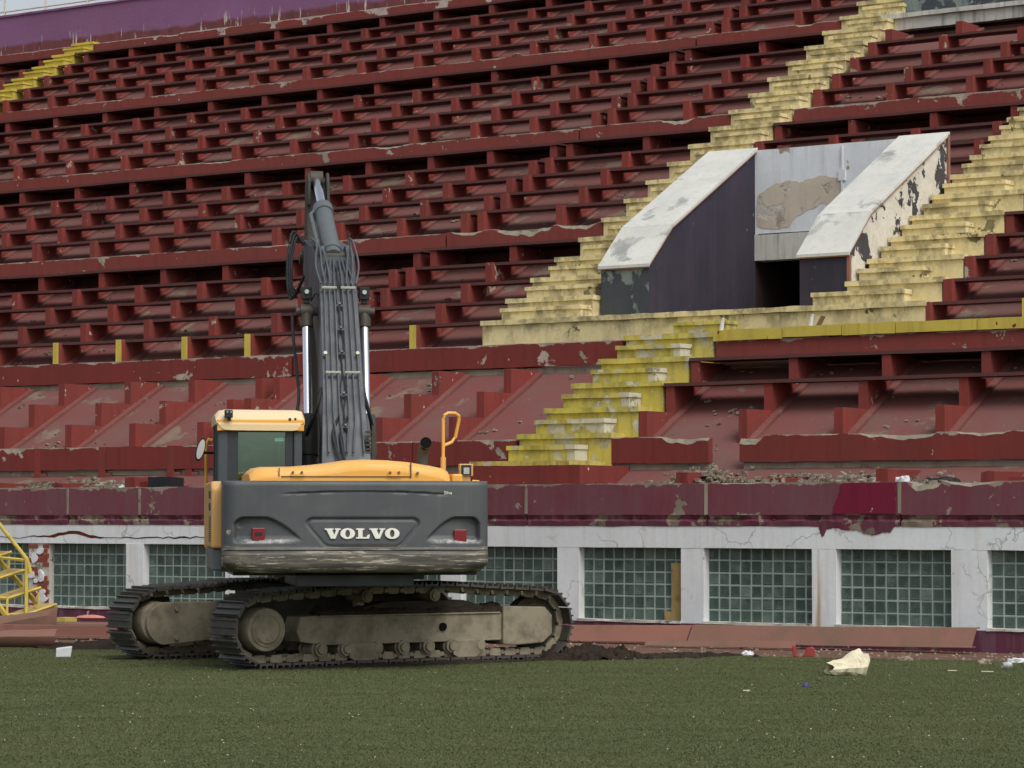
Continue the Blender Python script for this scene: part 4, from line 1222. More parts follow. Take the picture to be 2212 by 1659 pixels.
# left side door panels behind the cab
m = MB(); m.prism([(-2.75, 1.42), (-2.75, 2.12), (-2.6, 2.2), (-.65, 2.2), (-.65, 1.42)], -1.72, -1.5, 'x')
sd = up_(m, 'side_door', 'mtan', bevel=.03)
for zz in (1.86, 2.0):
    m = MB(); m.box(-1.735, -1.715, -2.62, -2.36, zz, zz + .09); up_(m, 'vent', 'seat', bevel=.01)
m = MB()
for q in range(14): m.box(-1.732, -1.715, -2.68, -2.3, 1.50 + q * .022, 1.51 + q * .022)
up_(m, 'louvre', 'grease')
m = MB(); m.box(-1.70, -1.5, -2.7, -.65, 1.16, 1.415); up_(m, 'side_skirt', 'dgrey2', bevel=.02)
m = MB(); m.box(1.30, 1.48, -2.5, -.4, 1.3, 2.15); up_(m, 'side_door', 'myellow', bevel=.03)
m = MB(); m.tube([(1.36, -2.55, 2.205), (1.43, -2.56, 2.20), (1.49, -2.56, 2.15), (1.51, -2.56, 2.05), (1.512, -2.56, 1.95)], .02, 8); up_(m, 'hood_edge', 'myellow')
# exhaust, handrail, work light on the right
m = MB(); m.tube([(.87, -1.6, 2.2), (.87, -1.6, 2.52), (.88, -1.64, 2.61), (.89, -1.74, 2.665), (.89, -1.80, 2.68)], .068, 16, caps=False); m.tube([(.89, -1.80, 2.68), (.88, -1.66, 2.62)], .06, 16, 1)
up_(m, 'exhaust', ['soot', 'black'], smooth=True)
m = MB()
m.tube([(1.17, -1.2, 2.2), (1.17, -1.2, 2.98), (1.185, -1.2, 3.03), (1.23, -1.19, 3.06), (1.32, -1.15, 3.06), (1.37, -1.13, 3.03), (1.375, -1.12, 2.98), (1.33, -1.1, 2.76), (1.28, -1.12, 2.70), (1.18, -1.18, 2.66)], .021, 10)
m.cyl((1.17, -1.2, 2.2), (1.17, -1.2, 2.52), .034, 10)
up_(m, 'handrail', 'myellow', smooth=True)
m = MB(); m.box(1.33, 1.50, -1.52, -1.40, 2.28, 2.43); m.box(1.36, 1.47, -1.5, -1.42, 2.14, 2.28)
wl = up_(m, 'work_light', 'mtan', bevel=.01)
m = MB(); m.box(1.355, 1.475, -1.535, -1.515, 2.295, 2.415); up_(m, 'lamp_bezel', 'rubber'); m = MB(); m.box(1.38, 1.45, -1.55, -1.53, 2.305, 2.385); up_(m, 'lamp_glass', 'lamp_glass')
# ---- cab
CB = .30
m = MB()
for (a, b) in ((-1.53, -1.40), (-.57, -.46)):
    m.box(a, b, CB, CB + .08, 1.3, 2.98)          # rear pillars
m.box(-1.53, -1.40, 1.75, 1.88, 1.3, 2.98); m.box(-.58, -.46, 1.75, 1.88, 1.3, 2.98)     # front pillars
m.box(-1.53, -1.46, .95, 1.05, 1.3, 2.98)
up_(m, 'cab_pillars', 'dgrey', bevel=.02)
m = MB(); m.box(-1.53, -.46, CB, 1.88, 1.25, 1.40); m.box(-1.53, -1.45, .43, 1.75, 1.4, 1.95); m.box(-.53, -.46, .43, 1.75, 1.4, 2.0); m.box(-1.53, -.46, CB, CB + .1, 1.4, 2.15)
up_(m, 'cab_body', 'myellow', bevel=.02)
m = MB(); m.box(-1.40, -.57, CB + .02, CB + .06, 2.86, 2.98); m.box(-1.40, -1.36, CB + .02, CB + .06, 2.15, 2.86); m.box(-1.36, -1.27, CB + .02, CB + .06, 2.15, 2.86); m.box(-.67, -.58, CB + .02, CB + .06, 2.15, 2.86)
up_(m, 'window_surround', 'black_trim')
m = MB()
roof = []
for y, ins, dz in ((CB - .06, .06, -.10), (CB - .05, .02, .0), (CB - .02, .0, .08), (CB + .10, .0, .165), (CB + .3, .0, .175), (1.7, .0, .17), (1.9, .02, .10), (1.95, .05, .0)):
    a, b = -1.56 + ins, -.43 - ins
    roof.append([(a, y, 2.955), (a, y, 2.98 + dz * .55), (a + .05, y, 2.98 + dz * .92), (a + .14, y, 2.98 + dz), (b - .1, y, 2.975 + dz), (b - .03, y, 2.975 + dz * .9), (b, y, 2.975 + dz * .5), (b, y, 2.955)])
m.sweep(roof, True, True)
rf = up_(m, 'cab_roof', 'mcream', smooth=True)
m = MB(); m.prism([(-1.54, 2.87), (-1.54, 3.02), (-.44, 3.02), (-.44, 2.87), (-.52, 2.87), (-.55, 2.935), (-1.36, 2.945), (-1.40, 2.88)], CB - .05, CB - .008, 'y'); up_(m, 'roof_visor', 'myellow', bevel=.012)
m = MB(); m.cyl((-.62, CB - .055, 3.02), (-.62, CB - .03, 3.02), .02, 10); up_(m, 'roof_plug', 'grease'); m = MB(); m.cyl((-.55, CB - .055, 3.025), (-.55, CB - .03, 3.025), .016, 10); up_(m, 'roof_plug', 'grease')
m = MB(); m.box(-1.36, -.58, CB + .062, CB + .068, 2.1, 2.9); up_(m, 'rear_window', 'cab_glass')
m = MB(); m.box(-1.42, -.56, 1.80, 1.806, 1.5, 2.9); up_(m, 'front_window', 'cab_glass'); m = MB(); m.box(-1.50, -1.494, .45, 1.72, 1.96, 2.9); up_(m, 'side_window', 'cab_glass'); m = MB(); m.box(-.5, -.494, .45, 1.72, 2.0, 2.9); up_(m, 'side_window', 'cab_glass')
m = MB(); m.box(-1.1, -.82, .78, .92, 2.0, 2.41); m.box(-1.15, -.8, .8, 1.3, 1.75, 1.95); up_(m, 'operator_seat', 'seat', bevel=.04)
m = MB(); m.box(-1.4, -.6, 1.45, 1.7, 1.4, 2.02); m.box(-1.22, -1.12, 1.4, 1.5, 2.0, 2.2); up_(m, 'console', 'black_trim', bevel=.03)
m = MB(); m.box(-.805, -.685, CB + .056, CB + .060, 2.745, 2.79); up_(m, 'window_sticker', 'sticker')
text_obj('Donnan Donon AG', .036, (-1.16, CB + .012, 2.902), 'letter', 'lettering'); text_obj('www.donnanmotoren.com', .026, (-1.16, CB + .012, 2.872), 'letter', 'lettering')
m = MB(); m.box(-.84, -.795, CB + .010, CB + .016, 2.90, 2.93); up_(m, 'red_mark', 'red_lens')
m = MB(); m.box(-1.45, -1.345, CB - .13, CB - .06, 3.035, 3.135); m.box(-1.41, -1.37, CB - .1, CB - .03, 3.0, 3.05); up_(m, 'cab_light', 'rubber', bevel=.01)
m = MB(); m.box(-1.42, -1.405, CB - .134, CB - .128, 3.10, 3.12); m.box(-1.375, -1.36, CB - .134, CB - .128, 3.10, 3.12); up_(m, 'lamp_glass', 'lamp_glass')
# mirror and left handrail
m = MB(); rings = []
for y, s_ in ((1.26, .82), (1.27, 1.0), (1.33, .95), (1.36, .6)):
    rings.append([(-1.715 + .06 * s_ * math.cos(a) + .035 * math.sin(a), y, 2.66 + .155 * s_ * math.sin(a)) for a in [2 * math.pi * i / 22 for i in range(22)]])
m.sweep(rings); up_(m, 'mirror', 'rubber', smooth=True)
m = MB(); m.prism([(-1.712 + .046 * math.cos(a) + .03 * math.sin(a), 2.66 + .128 * math.sin(a)) for a in [2 * math.pi * i / 22 for i in range(22)]], 1.252, 1.259, 'y'); up_(m, 'mirror_glass', 'mirror')
m = MB(); m.tube([(-1.68, 1.34, 2.62), (-1.6, 1.5, 2.62), (-1.54, 1.55, 2.62)], .018, 8); up_(m, 'mirror_arm', 'rubber')
m = MB(); m.tube([(-1.54, 1.55, 2.78), (-1.60, 1.6, 2.80), (-1.63, 1.6, 2.74), (-1.63, 1.6, 1.4), (-1.58, 1.6, 1.34)], .022, 8); up_(m, 'handrail', 'myellow', smooth=True)
# ---- boom
B0 = .10
def beam_poly(top, bot): return top + bot[::-1]
b_top = [(.02, 2.02), (.1, 2.25), (.75, 3.35), (1.5, 4.62), (1.85, 5.05), (2.25, 5.30), (2.8, 5.46), (4.75, 5.74), (4.95, 5.72)]
b_bot = [(.35, 1.72), (.6, 1.95), (1.25, 2.85), (1.95, 3.78), (2.35, 4.18), (2.85, 4.52), (3.4, 4.78), (4.85, 5.28), (5.0, 5.36)]
m = MB()
rings = []
for i, ((yt, zt), (yb, zb)) in enumerate(zip(b_top, b_bot)):
    w = [.33, .33, .27, .25, .25, .265, .27, .25, .20][i]
    rings.append([(B0 - w, yb, zb), (B0 - w, yt, zt), (B0 + w, yt, zt), (B0 + w, yb, zb)])
m.sweep(rings)
bo = up_(m, 'boom', 'dgrey', bevel=.012)
m = MB(); m.cyl((B0 - .4, .2, 1.9), (B0 + .4, .2, 1.9), .11, 18); up_(m, 'boom_foot_pin', 'grease')
m = MB(); m.box(B0 - .46, B0 - .35, -.3, .6, 1.3, 2.15); m.box(B0 + .35, B0 + .46, -.3, .6, 1.3, 2.15); m.box(B0 - .45, B0 + .45, .5, 1.3, 1.2, 1.5); up_(m, 'boom_bracket', 'dgrey', bevel=.02)
def lerp2(pl, f):
    L = [0]
    for a, b in zip(pl, pl[1:]): L.append(L[-1] + math.hypot(b[0] - a[0], b[1] - a[1]))
    d = f * L[-1]
    for i in range(len(pl) - 1):
        if L[i + 1] >= d:
            q = (d - L[i]) / (L[i + 1] - L[i] + 1e-9)
            return (pl[i][0] + (pl[i + 1][0] - pl[i][0]) * q, pl[i][1] + (pl[i + 1][1] - pl[i][1]) * q)
    return pl[-1]
lowtop = b_top[1:6]
# hydraulic lines on the boom's back
offs = (-.205, -.135, -.06, .055, .13, .205)
for i, ox in enumerate(offs):
    pts = []
    for j in range(15):
        f = .10 + .86 * j / 14
        y, z = lerp2(lowtop, f)
        x = B0 + ox * (1.12 - .25 * f) + (.05 * sstep(.25, .10, f) * (1 if ox < 0 else -1) * (1 if abs(ox) < .18 else .0))
        if f > .8: x = B0 + (x - B0) * (1 - .35 * sstep(.8, .96, f))
        pts.append((x, y - .045, z + .028))
    m = MB(); m.tube(pts, .0125, 8); up_(m, 'hydraulic_line', 'pipe', smooth=True)
for ox in (-.02, .012):
    pts = []
    for j in range(24):
        f = .14 + .8 * j / 23; y, z = lerp2(lowtop, f)
        pts.append((B0 + ox + .022 * math.sin(j * 1.1 + ox * 90), y - .035, z + .02))
    m = MB(); m.tube(pts, .009, 6); up_(m, 'grease_line', 'rubber', smooth=True)
for f in (.42, .78):
    y, z = lerp2(lowtop, f)
    for sx in (-1, 1):
        m = MB(); cx_ = B0 + sx * .125
        m.v = []; m.box(cx_ - .10, cx_ + .10, -.016, .016, -.016, .016)
        m.v = [(a, b + y - .06, c + z + .036) for a, b, c in m.v]
        up_(m, 'line_clamp', 'clamp', bevel=.005)
for f in (.2, .33, .50, .60, .70):
    y, z = lerp2(lowtop, f)
    m = MB(); m.box(B0 - .05, B0 + .06, y - .06, y - .02, z + .02, z + .045); m.cyl((B0, y - .03, z + .03), (B0, y - .09, z + .06), .014, 8); up_(m, 'line_clip', 'dgrey2')
for sx in (-.215, .205):
    y, z = lerp2(lowtop, .5); m = MB(); m.cyl((B0 + sx, y - .02, z + .01), (B0 + sx, y - .07, z + .04), .026, 10); up_(m, 'port_plug', 'clamp')
# boom cylinders
BC = .09
for sx in (-1, 1):
    x = BC + sx * .385
    base, pin = Vector((x, 1.15, 1.42)), Vector((x, 2.0, 4.52))
    d = (pin - base).normalized()
    end = base + d * 1.72
    m = MB(); m.cyl(base, end, .105, 22); m.cyl(base + d * 1.2, end, .125, 22); m.cyl(base + d * 1.45, end + d * .04, .118, 22); m.cyl(base - Vector((.12, 0, 0)), base + Vector((.12, 0, 0)), .12, 18)
    up_(m, 'boom_cylinder', 'rubber' if sx < 0 else 'dgrey', smooth=True)
    m = MB(); m.cyl(end, pin - d * .12, .058, 22); up_(m, 'piston_rod', 'chrome', smooth=True)
    m = MB(); m.cyl(pin - d * .22, pin, .085, 18); m.cyl(pin - Vector((.08, 0, 0)), pin + Vector((.08, 0, 0)), .095, 20); m.cyl(pin - Vector((sx * .35, 0, 0)), pin + Vector((sx * .14, 0, 0)), .06, 16)
    up_(m, 'rod_eye', 'grease', smooth=True)
    m = MB(); m.box(x - .07, x + .07, 1.95, 2.05, 4.68, 4.85); m.box(x - .04, x + .04, 1.97, 2.03, 4.62, 4.68); up_(m, 'boom_light', 'rubber', bevel=.012)
    m = MB(); m.cyl((x, 1.93, 4.78), (x, 1.95, 4.78), .03, 12); up_(m, 'lamp_glass', 'lamp_glass')
    m = MB(); m.tube([(x - sx * .06, 1.96, 4.66), (x - sx * .10, 1.8, 4.74), (x - sx * .16, 1.66, 4.72), (x - sx * .22, 1.6, 4.62)], .010, 6); up_(m, 'lamp_cable', 'rubber', smooth=True)
# arm cylinder on top of the boom
c0, c1 = Vector((B0 - .02, 2.25, 5.26)), Vector((B0 - .05, 5.02, 6.64))
d = (c1 - c0).normalized(); Lc = (c1 - c0).length
m = MB(); m.cyl(c0, c0 + d * Lc * .60, .125, 26); m.cyl(c0 + d * Lc * .53, c0 + d * Lc * .605, .145, 26); m.cyl(c0 + d * Lc * .05, c0 + d * Lc * .09, .14, 26)
up_(m, 'arm_cylinder', 'dgrey2', smooth=True)
m = MB(); m.cyl(c0 + d * Lc * .60, c1, .065, 22); up_(m, 'piston_rod', 'chrome', smooth=True)
m = MB(); m.cyl(c1 - Vector((.09, 0, 0)), c1 + Vector((.09, 0, 0)), .12, 20); up_(m, 'rod_eye', 'grease', smooth=True)
m = MB(); m.tube([c0 + d * .35 + Vector((-.17, 0, .0)), c0 + d * 1.6 + Vector((-.19, 0, .02)), c0 + d * 1.72 + Vector((-.12, 0, .03))], .026, 8); up_(m, 'cylinder_line', 'dgrey2', smooth=True)
m = MB()
for sx in (-.17, .17): m.prism([(1.95, 5.05), (2.2, 5.42), (2.45, 5.44), (2.7, 5.38), (2.6, 5.1)], B0 + sx - .03, B0 + sx + .03, 'x')
up_(m, 'cylinder_bracket', 'dgrey', bevel=.012)
m = MB(); m.cyl((B0 - .22, 2.28, 5.28), (B0 + .2, 2.28, 5.28), .075, 16); up_(m, 'bracket_pin', 'grease')
# arm
a_out = [(5.0, 6.5), (4.86, 6.1), (4.62, 5.6), (4.45, 4.9), (4.30, 3.2), (4.26, 1.75), (4.5, 1.62), (4.72, 1.75), (4.86, 3.2), (5.22, 4.9), (5.42, 5.5), (5.30, 6.2), (5.18, 6.66)]
m = MB(); m.prism(a_out, B0 - .20, B0 + .14, 'x'); up_(m, 'arm', 'armpaint', bevel=.012)
m = MB()
for sx in (-.165, .105): m.prism([(4.80, 6.25), (4.84, 6.6), (4.94, 6.73), (5.08, 6.73), (5.18, 6.6), (5.28, 6.2)], B0 + sx - .022, B0 + sx + .022, 'x')
up_(m, 'arm_ear', 'armpaint', bevel=.015)
m = MB(); m.cyl((B0 - .30, 4.88, 5.5), (B0 + .30, 4.88, 5.5), .10, 18); up_(m, 'arm_pin', 'grease')
m = MB(); m.cyl((B0 - .0, 4.2, 5.2), (B0, 4.05, 3.4), .10, 18); m.cyl((B0, 4.05, 3.4), (B0, 4.0, 2.2), .06, 16); up_(m, 'bucket_cylinder', 'armpaint')
m = MB()
bk = [(4.45, 1.7), (4.75, 1.62), (5.0, 1.25), (5.02, .75), (4.75, .35), (4.3, .18), (3.8, .30), (3.72, .42)]
bk2 = [(p[0] * .94 + .26, p[1] * .92 + .09) for p in bk]
m.prism(bk + bk2[::-1], B0 - .7, B0 + .66, 'x'); m.prism(bk, B0 - .72, B0 - .69, 'x'); m.prism(bk, B0 + .65, B0 + .68, 'x')
up_(m, 'bucket', 'mud_dark')
for q in range(5):
    x = B0 - .62 + q * .30; m = MB(); m.prism([(3.85, .25), (3.78, .45), (3.5, .38)], x - .05, x + .05, 'x'); up_(m, 'bucket_tooth', 'mud_dark')
# hoses looping at the boom's left side and over the bracket
def hose(pts, r=.022, mat='rubber', name='hose'):
    P = [Vector(p) for p in pts]; out = []
    for i in range(len(P) - 1):
        p0, p1, p2, p3 = P[max(i - 1, 0)], P[i], P[i + 1], P[min(i + 2, len(P) - 1)]
        for j in range(6):
            t_ = j / 6
            out.append(.5 * ((2 * p1) + (-p0 + p2) * t_ + (2 * p0 - 5 * p1 + 4 * p2 - p3) * t_ ** 2 + (-p0 + 3 * p1 - 3 * p2 + p3) * t_ ** 3))
    out.append(P[-1])
    m = MB(); m.tube(out, r, 8); up_(m, name, mat, smooth=True)
for q in range(3):
    dx = q * .03
    hose([(B0 - .26, 4.6 - q * .06, 5.65), (B0 - .36 - dx, 4.5, 5.75 + q * .04), (B0 - .44 - dx, 4.35, 5.45), (B0 - .45 - dx, 4.2, 5.05), (B0 - .40 - dx, 4.1, 4.9 - q * .03), (B0 - .30, 3.9, 5.15)], .018)
for sx in (-1, 1):
    for q in range(3):
        o_ = sx * (.10 + q * .06)
        hose([(B0 + o_ * 1.05, 1.62, 4.86), (B0 + o_ * 1.3, 1.82, 5.12), (B0 + sx * (.17 + q * .04), 2.1, 5.34 + q * .04), (B0 + sx * (.22 + q * .02), 2.5, 5.46 + q * .03), (B0 + sx * (.24 + q * .01), 3.0, 5.56 + q * .02)], .014, 'pipe', 'hydraulic_line')
for q in range(2):
    hose([(B0 - .05 + q * .12, .62, 3.1), (B0 - .16 + q * .1, .40, 2.85), (B0 - .1 + q * .07, .15, 2.5), (B0 - .05 + q * .05, .0, 2.2)], .02, 'rubber')
for sx, xx in ((-1, B0 - .28), (1, B0 + .26)):
    hose([(xx, .85, 3.45), (xx + sx * .05, .80, 3.22), (xx + sx * .12, .95, 3.0), (xx + sx * .16, 1.2, 2.85)], .026, 'rubber')
hose([(B0 - .52, 3.0, 4.55), (B0 - .53, 2.7, 4.3), (B0 - .52, 2.3, 3.9), (B0 - .50, 1.9, 3.4), (B0 - .55, 1.7, 3.1)], .022)
m = MB()
for q in range(7): m.box(B0 + .25, B0 + .33, .30, .36, 2.52 + q * .055, 2.55 + q * .055)
m.box(B0 + .33, B0 + .38, .28, .38, 2.45, 2.95); up_(m, 'valve_block', 'grease')

# ---- churned soil round the tracks
def mound(name, label, cx, cy, rx, ry, hgt, seed, rough=.05, mat='soil'):
    m = MB(); n_ = 46; vs = []; fs = []
    for j in range(n_ + 1):
        for i in range(n_ + 1):
            u, v = -1 + 2 * i / n_, -1 + 2 * j / n_
            x, y = u * rx, v * ry
            rr = math.hypot(u, v) * (1 + .25 * mnoise.noise((u * 2 + seed, v * 2, 0)))
            q = max(0, 1 - rr) ** .8
            z = hgt * q + rough * min(1, q * 4) * (mnoise.noise((x * 6, y * 6, seed)) + .7 * mnoise.noise((x * 17, y * 17, seed)))
            vs.append((x, y, (max(z, 0) if q > 0 else 0) - (.02 if q <= 0 else 0)))
    for j in range(n_):
        for i in range(n_):
            a = j * (n_ + 1) + i; fs.append((a, a + 1, a + n_ + 2, a + n_ + 1))
    m.add(vs, fs)
    return tag(m.build(name, mat, None, (cx, cy, 0), UNDER), label, 'soil')
mound('soil_heap', 'dark heap of churned soil pushed up past the end of the near track', .98, 36.7, .9, .5, .15, 1.0, .11)
mound('soil_heap', 'flat smear of dark soil trailing from the heap across the turf', 2.0, 37.0, 1.3, .35, .05, 2.0, .03)
mound('soil_heap', 'low dark soil bank between the turf and the bent sheets', -5.3, 40.0, 1.3, .8, .10, 3.0, .05)
mound('soil_heap', 'thin churned soil under the near track', -1.3, 35.3, 2.6, .55, .04, 4.0, .035)
mound('soil_heap', 'thin churned soil under the far track', -2.9, 37.6, 2.5, .5, .04, 6.0, .03)

# ================================================================== SCRAP STEEL ALONG THE WALL
def sheet(name, label, pts_front, lean, th, mat, group=None, curl=0.0, seed=0, sub=24):
    """a long bent trough: pts_front (s, t, z_low, z_high) along its length, in the stand frame"""
    m = MB(); rings = []
    P = pts_front
    s0, t0, _, _ = P[0]
    nseg = sub
    for i in range(nseg + 1):
        f = i / nseg * (len(P) - 1); j = min(int(f), len(P) - 2); q = f - j
        s, t, zl, zh = [P[j][k] + (P[j + 1][k] - P[j][k]) * q for k in range(4)]
        w = .012 * mnoise.noise((s * 1.4, seed, 0))
        b = curl
        rings.append([(s, t + w, zl), (s, t + lean / 2 - b + w, (zl + zh) / 2), (s, t + lean + w, zh), (s, t + lean + .10, zh + .004), (s, t + lean + .10, zh - th), (s, t + lean + th, zh - th), (s, t + lean / 2 - b + th + w, (zl + zh) / 2), (s, t + th, zl + .005), (s, t + .14, zl + .012), (s, t + .14, zl - .0)])
    m.sweep(rings)
    w0 = stand_world(s0, t0, 0)
    m.v = [(a - s0, b - t0, c) for a, b, c in m.v]
    o = m.build(name, mat, None, w0, -TH)
    return tag(o, label, 'steel sheet', group)
sheet('steel_channel', 'long rust-brown steel channel leaning along the wall foot under the windows', [(3.42, -.62, .03, .26), (5.5, -.62, .03, .275), (7.80, -.62, .06, .315)], .16, .012, 'rust_sheet', curl=0)
sheet('steel_channel', 'pinkish red steel channel lying along the wall foot beside the near track', [(-.3, -.72, .0, .20), (1.5, -.66, .0, .215), (3.40, -.63, .02, .25)], .15, .012, 'rust_red', curl=0, seed=3)
sheet('steel_channel', 'flat thin red channel lying on the dirt below the long brown channel', [(3.1, -1.25, .0, .05), (4.4, -1.1, .0, .085), (5.35, -1.0, .0, .09)], .06, .01, 'rust_sheet', seed=5)
def free_sheet(name, label, grid, mat, th=.015):
    """grid[j][i] world points; solid sheet with thickness"""
    m = MB(); nj, ni = len(grid), len(grid[0])
    p0 = grid[0][0]
    vs = [(p[0] - p0[0], p[1] - p0[1], p[2]) for r_ in grid for p in r_]
    vs2 = [(a, b + th, c - .004) for a, b, c in vs]
    n_ = len(vs)
    fs = [(j * ni + i, j * ni + i + 1, (j + 1) * ni + i + 1, (j + 1) * ni + i) for j in range(nj - 1) for i in range(ni - 1)]
    fs2 = [tuple(n_ + k for k in q[::-1]) for q in fs]
    bd = [i for i in range(ni)] + [j * ni + ni - 1 for j in range(1, nj)] + [(nj - 1) * ni + i for i in range(ni - 2, -1, -1)] + [j * ni for j in range(nj - 2, 0, -1)]
    fe = [(bd[k], n_ + bd[k], n_ + bd[(k + 1) % len(bd)], bd[(k + 1) % len(bd)]) for k in range(len(bd))]
    m.add(vs + vs2, fs + fs2 + fe)
    return tag(m.build(name, mat, None, (p0[0], p0[1], 0), 0, smooth=True), label, 'steel sheet')
def bent(xl, xr, yl, yr, prof, wav, n_=18, seed=0, taper=None):
    g = []
    for k, (dy, z) in enumerate(prof):
        row = []
        for i in range(n_ + 1):
            f = i / n_
            x = xl + (xr - xl) * f; y = yl + (yr - yl) * f
            tz = taper(f) if taper else 1.0
            row.append((x + .05 * (z if f > .8 else 0), y + dy + wav * mnoise.noise((x * 1.2, z * 3, seed)), z * tz + wav * .5 * mnoise.noise((x * 1.7, seed, z)) * (1 if z > .02 else 0)))
        g.append(row)
    return g
free_sheet('bent_sheet', 'curled reddish brown sheet lying at the turf edge before the yellow steps',
           bent(-9.2, -6.22, 40.3, 39.55, [(0, .0), (-.10, .08), (-.12, .16), (-.02, .23), (.12, .25)], .05, seed=1, taper=lambda f: .45 + .62 * f), 'rust_sheet')
free_sheet('bent_sheet', 'brown warped sheet leaning over the steel angle below the yellow steps',
           bent(-10.5, -7.0, 45.3, 44.3, [(0, .10), (.02, .2), (.10, .30), (.24, .34)], .06, seed=4, taper=lambda f: 1.05 - .35 * math.sin(f * 3.0)), 'rust_sheet')
free_sheet('bent_sheet', 'dark curled sheet tip standing behind the steel angle',
           bent(-7.9, -6.9, 44.3, 43.9, [(0, .12), (.0, .26), (.08, .34)], .03, seed=7, taper=lambda f: .5 + .75 * f), 'rust_sheet')
m = MB()
m.prism([(0, 0), (.02, 0), (.02, .14), (.2, .14), (.2, .155), (0, .155)], 0, 4.6, 'x')
m.prism([(-.12, 0), (.0, 0), (.0, .012), (-.12, .012)], 0, 4.6, 'x')
o = m.build('steel_angle', 'rust_red', None, (-10.2, 43.85, 0.02), RAD(-14)); tag(o, 'straight red steel angle lying along the wall foot left of the tracks', 'steel beam')
m = MB(); m.prism([(0, 0), (.02, 0), (.02, .10), (.3, .13), (.3, .145), (0, .115)], 0, 3.4, 'x')
o = m.build('steel_angle', 'rust_sheet', None, (-8.35, 44.9, 0.02), RAD(-15)); tag(o, 'brown flat steel strip lying against the maroon plinth behind the red angle', 'steel beam')
m = MB(); m.box(0, .22, 0, .3, 0, .20); o = m.build('yellow_block', 'yellow_steel', None, (-7.2, 45.6, 0), RAD(-30)); tag(o, 'small yellow painted block by the plinth under the steps', 'block')
m = MB(); rings = []
for q, s_ in ((0, .6), (.35, .95), (.7, .8), (1.0, .3)):
    rings.append([(.28 * s_ * math.cos(a), .12 * s_ * math.sin(a), .22 + .07 * q) for a in [2 * math.pi * i / 14 for i in range(14)]])
m.sweep(rings); o = m.build('plastic_dish', 'pink', None, (-6.55, 45.1, -.03), RAD(-20), smooth=True); tag(o, 'faded pink plastic dish lying on the brown steel strip', 'dish')

# ================================================================== YELLOW STEEL STEPS (tipped, at the left edge)
YS = 46.9
def at(x, y, Y=YS): return Vector(((x - 1106) / FOC * Y, Y, CAM_H - (y - 1113.85) * Y / FOC))
b0 = at(40, 1345); b0.z = 0
ys = thing('steel_steps', 'tipped yellow steel site steps with worn treads and a bent handrail by the wall', 'steps', b0)
def rel(p): return tuple(Vector(p) - b0)
def ypart(name, pts, r, mat='yellow_steel', n=4):
    m = MB(); m.tube([rel(p) for p in pts], r, n); return m.build(name, mat, ys)
tw_ = Vector((-.47, -.40, -.17))      # across the steps: left, nearer and a little down
for (x, y) in ((123, 1304), (89, 1268), (57, 1229), (25, 1191), (-8, 1152)):
    a = at(x, y); b = a + tw_; back = Vector((-.26, .02, .015))
    m = MB(); th = Vector((0, 0, -.035))
    vs = [rel(p) for p in (a, b, b + back, a + back, a + th, b + th, b + back + th, a + back + th)]
    m.add(vs, [(0, 1, 2, 3), (7, 6, 5, 4), (0, 4, 5, 1), (1, 5, 6, 2), (2, 6, 7, 3), (3, 7, 4, 0)])
    m.build('tread', 'tread_wood', ys)
    m = MB(); m.tube([rel(a + Vector((.012, 0, -.01))), rel(b + Vector((.0, -.012, -.01)))], .026, 4); m.build('tread_edge', 'yellow_steel', ys)
    m = MB(); m.tube([rel(b), rel(b + back)], .026, 4); m.build('tread_edge', 'yellow_steel', ys)
    m = MB(); m.tube([rel(a + Vector((-.03, .01, -.02))), rel(a + Vector((-.03, .01, -.27)))], .018, 4); m.build('strut', 'yellow_steel', ys)
ypart('stringer', [at(-40, 1165, YS + .1), at(112, 1336, YS + .1)], .045)
ypart('stringer', [at(-60, 1225, YS - .45), at(16, 1329, YS - .45), at(24, 1330, YS - .45)], .045)
ypart('handrail', [at(-10, 1120, YS - .3), at(60, 1208, YS - .3), at(68, 1238, YS - .3)], .034, n=8)
ypart('guard_bar', [at(-5, 1204, YS - .3), at(58, 1210, YS - .3)], .026)
ypart('post', [at(59, 1208, YS - .3), at(59, 1340, YS - .3)], .036)
ypart('post', [at(18, 1290, YS - .45), at(18, 1328, YS - .45)], .024)

# ================================================================== LITTER
def blob(name, label, cat, loc, size, mat, seed, flat=1.0, n_=10, jag=.35, rotz=0.0, facet=True):
    m = MB(); rings = []
    for j in range(1, n_):
        ph = math.pi * j / n_; rg = []
        for i in range(14):
            a = 2 * math.pi * i / 14
            v = Vector((math.sin(ph) * math.cos(a), math.sin(ph) * math.sin(a), -math.cos(ph)))
            k_ = 1 + jag * mnoise.noise(v * 1.7 + Vector((seed, 0, 0))) * 1.6 + jag * .5 * mnoise.noise(v * 4.3 + Vector((seed, 0, 0)))
            rg.append((v.x * size[0] * k_, v.y * size[1] * k_, max(0.0, (v.z + .75) * size[2] * k_)))
        rings.append(rg)
    m.sweep(rings)
    return tag(m.build(name, mat, None, loc, rotz), label, cat)
# torn paper sack
m = MB(); rings = []
for i in range(15):
    f = i / 14; rg = []
    for j in range(16):
        a = 2 * math.pi * j / 16
        r_ = (.10 + .075 * f) * (1 + .30 * mnoise.noise((math.cos(a) * 1.5, math.sin(a) * 1.5, f * 3)) + .12 * mnoise.noise((math.cos(a) * 4, math.sin(a) * 4, f * 7)))
        z = max(.0, .07 + .03 * f + r_ * math.sin(a) * (.62 + .5 * f))
        rg.append((-.19 + .40 * f + .03 * math.sin(a * 3), r_ * math.cos(a) * 1.1, z))
    rings.append(rg)
m.sweep(rings, True, False)
m.add(rings[-1], [tuple(range(16))])
o = m.build('paper_sack', 'paper', None, (3.76, 32.8, 0), RAD(14)); tag(o, 'torn cream paper sack lying open on the turf', 'bag')
mod = o.modifiers.new('solid', 'SOLIDIFY'); mod.thickness = .006
m = MB(); vs = []
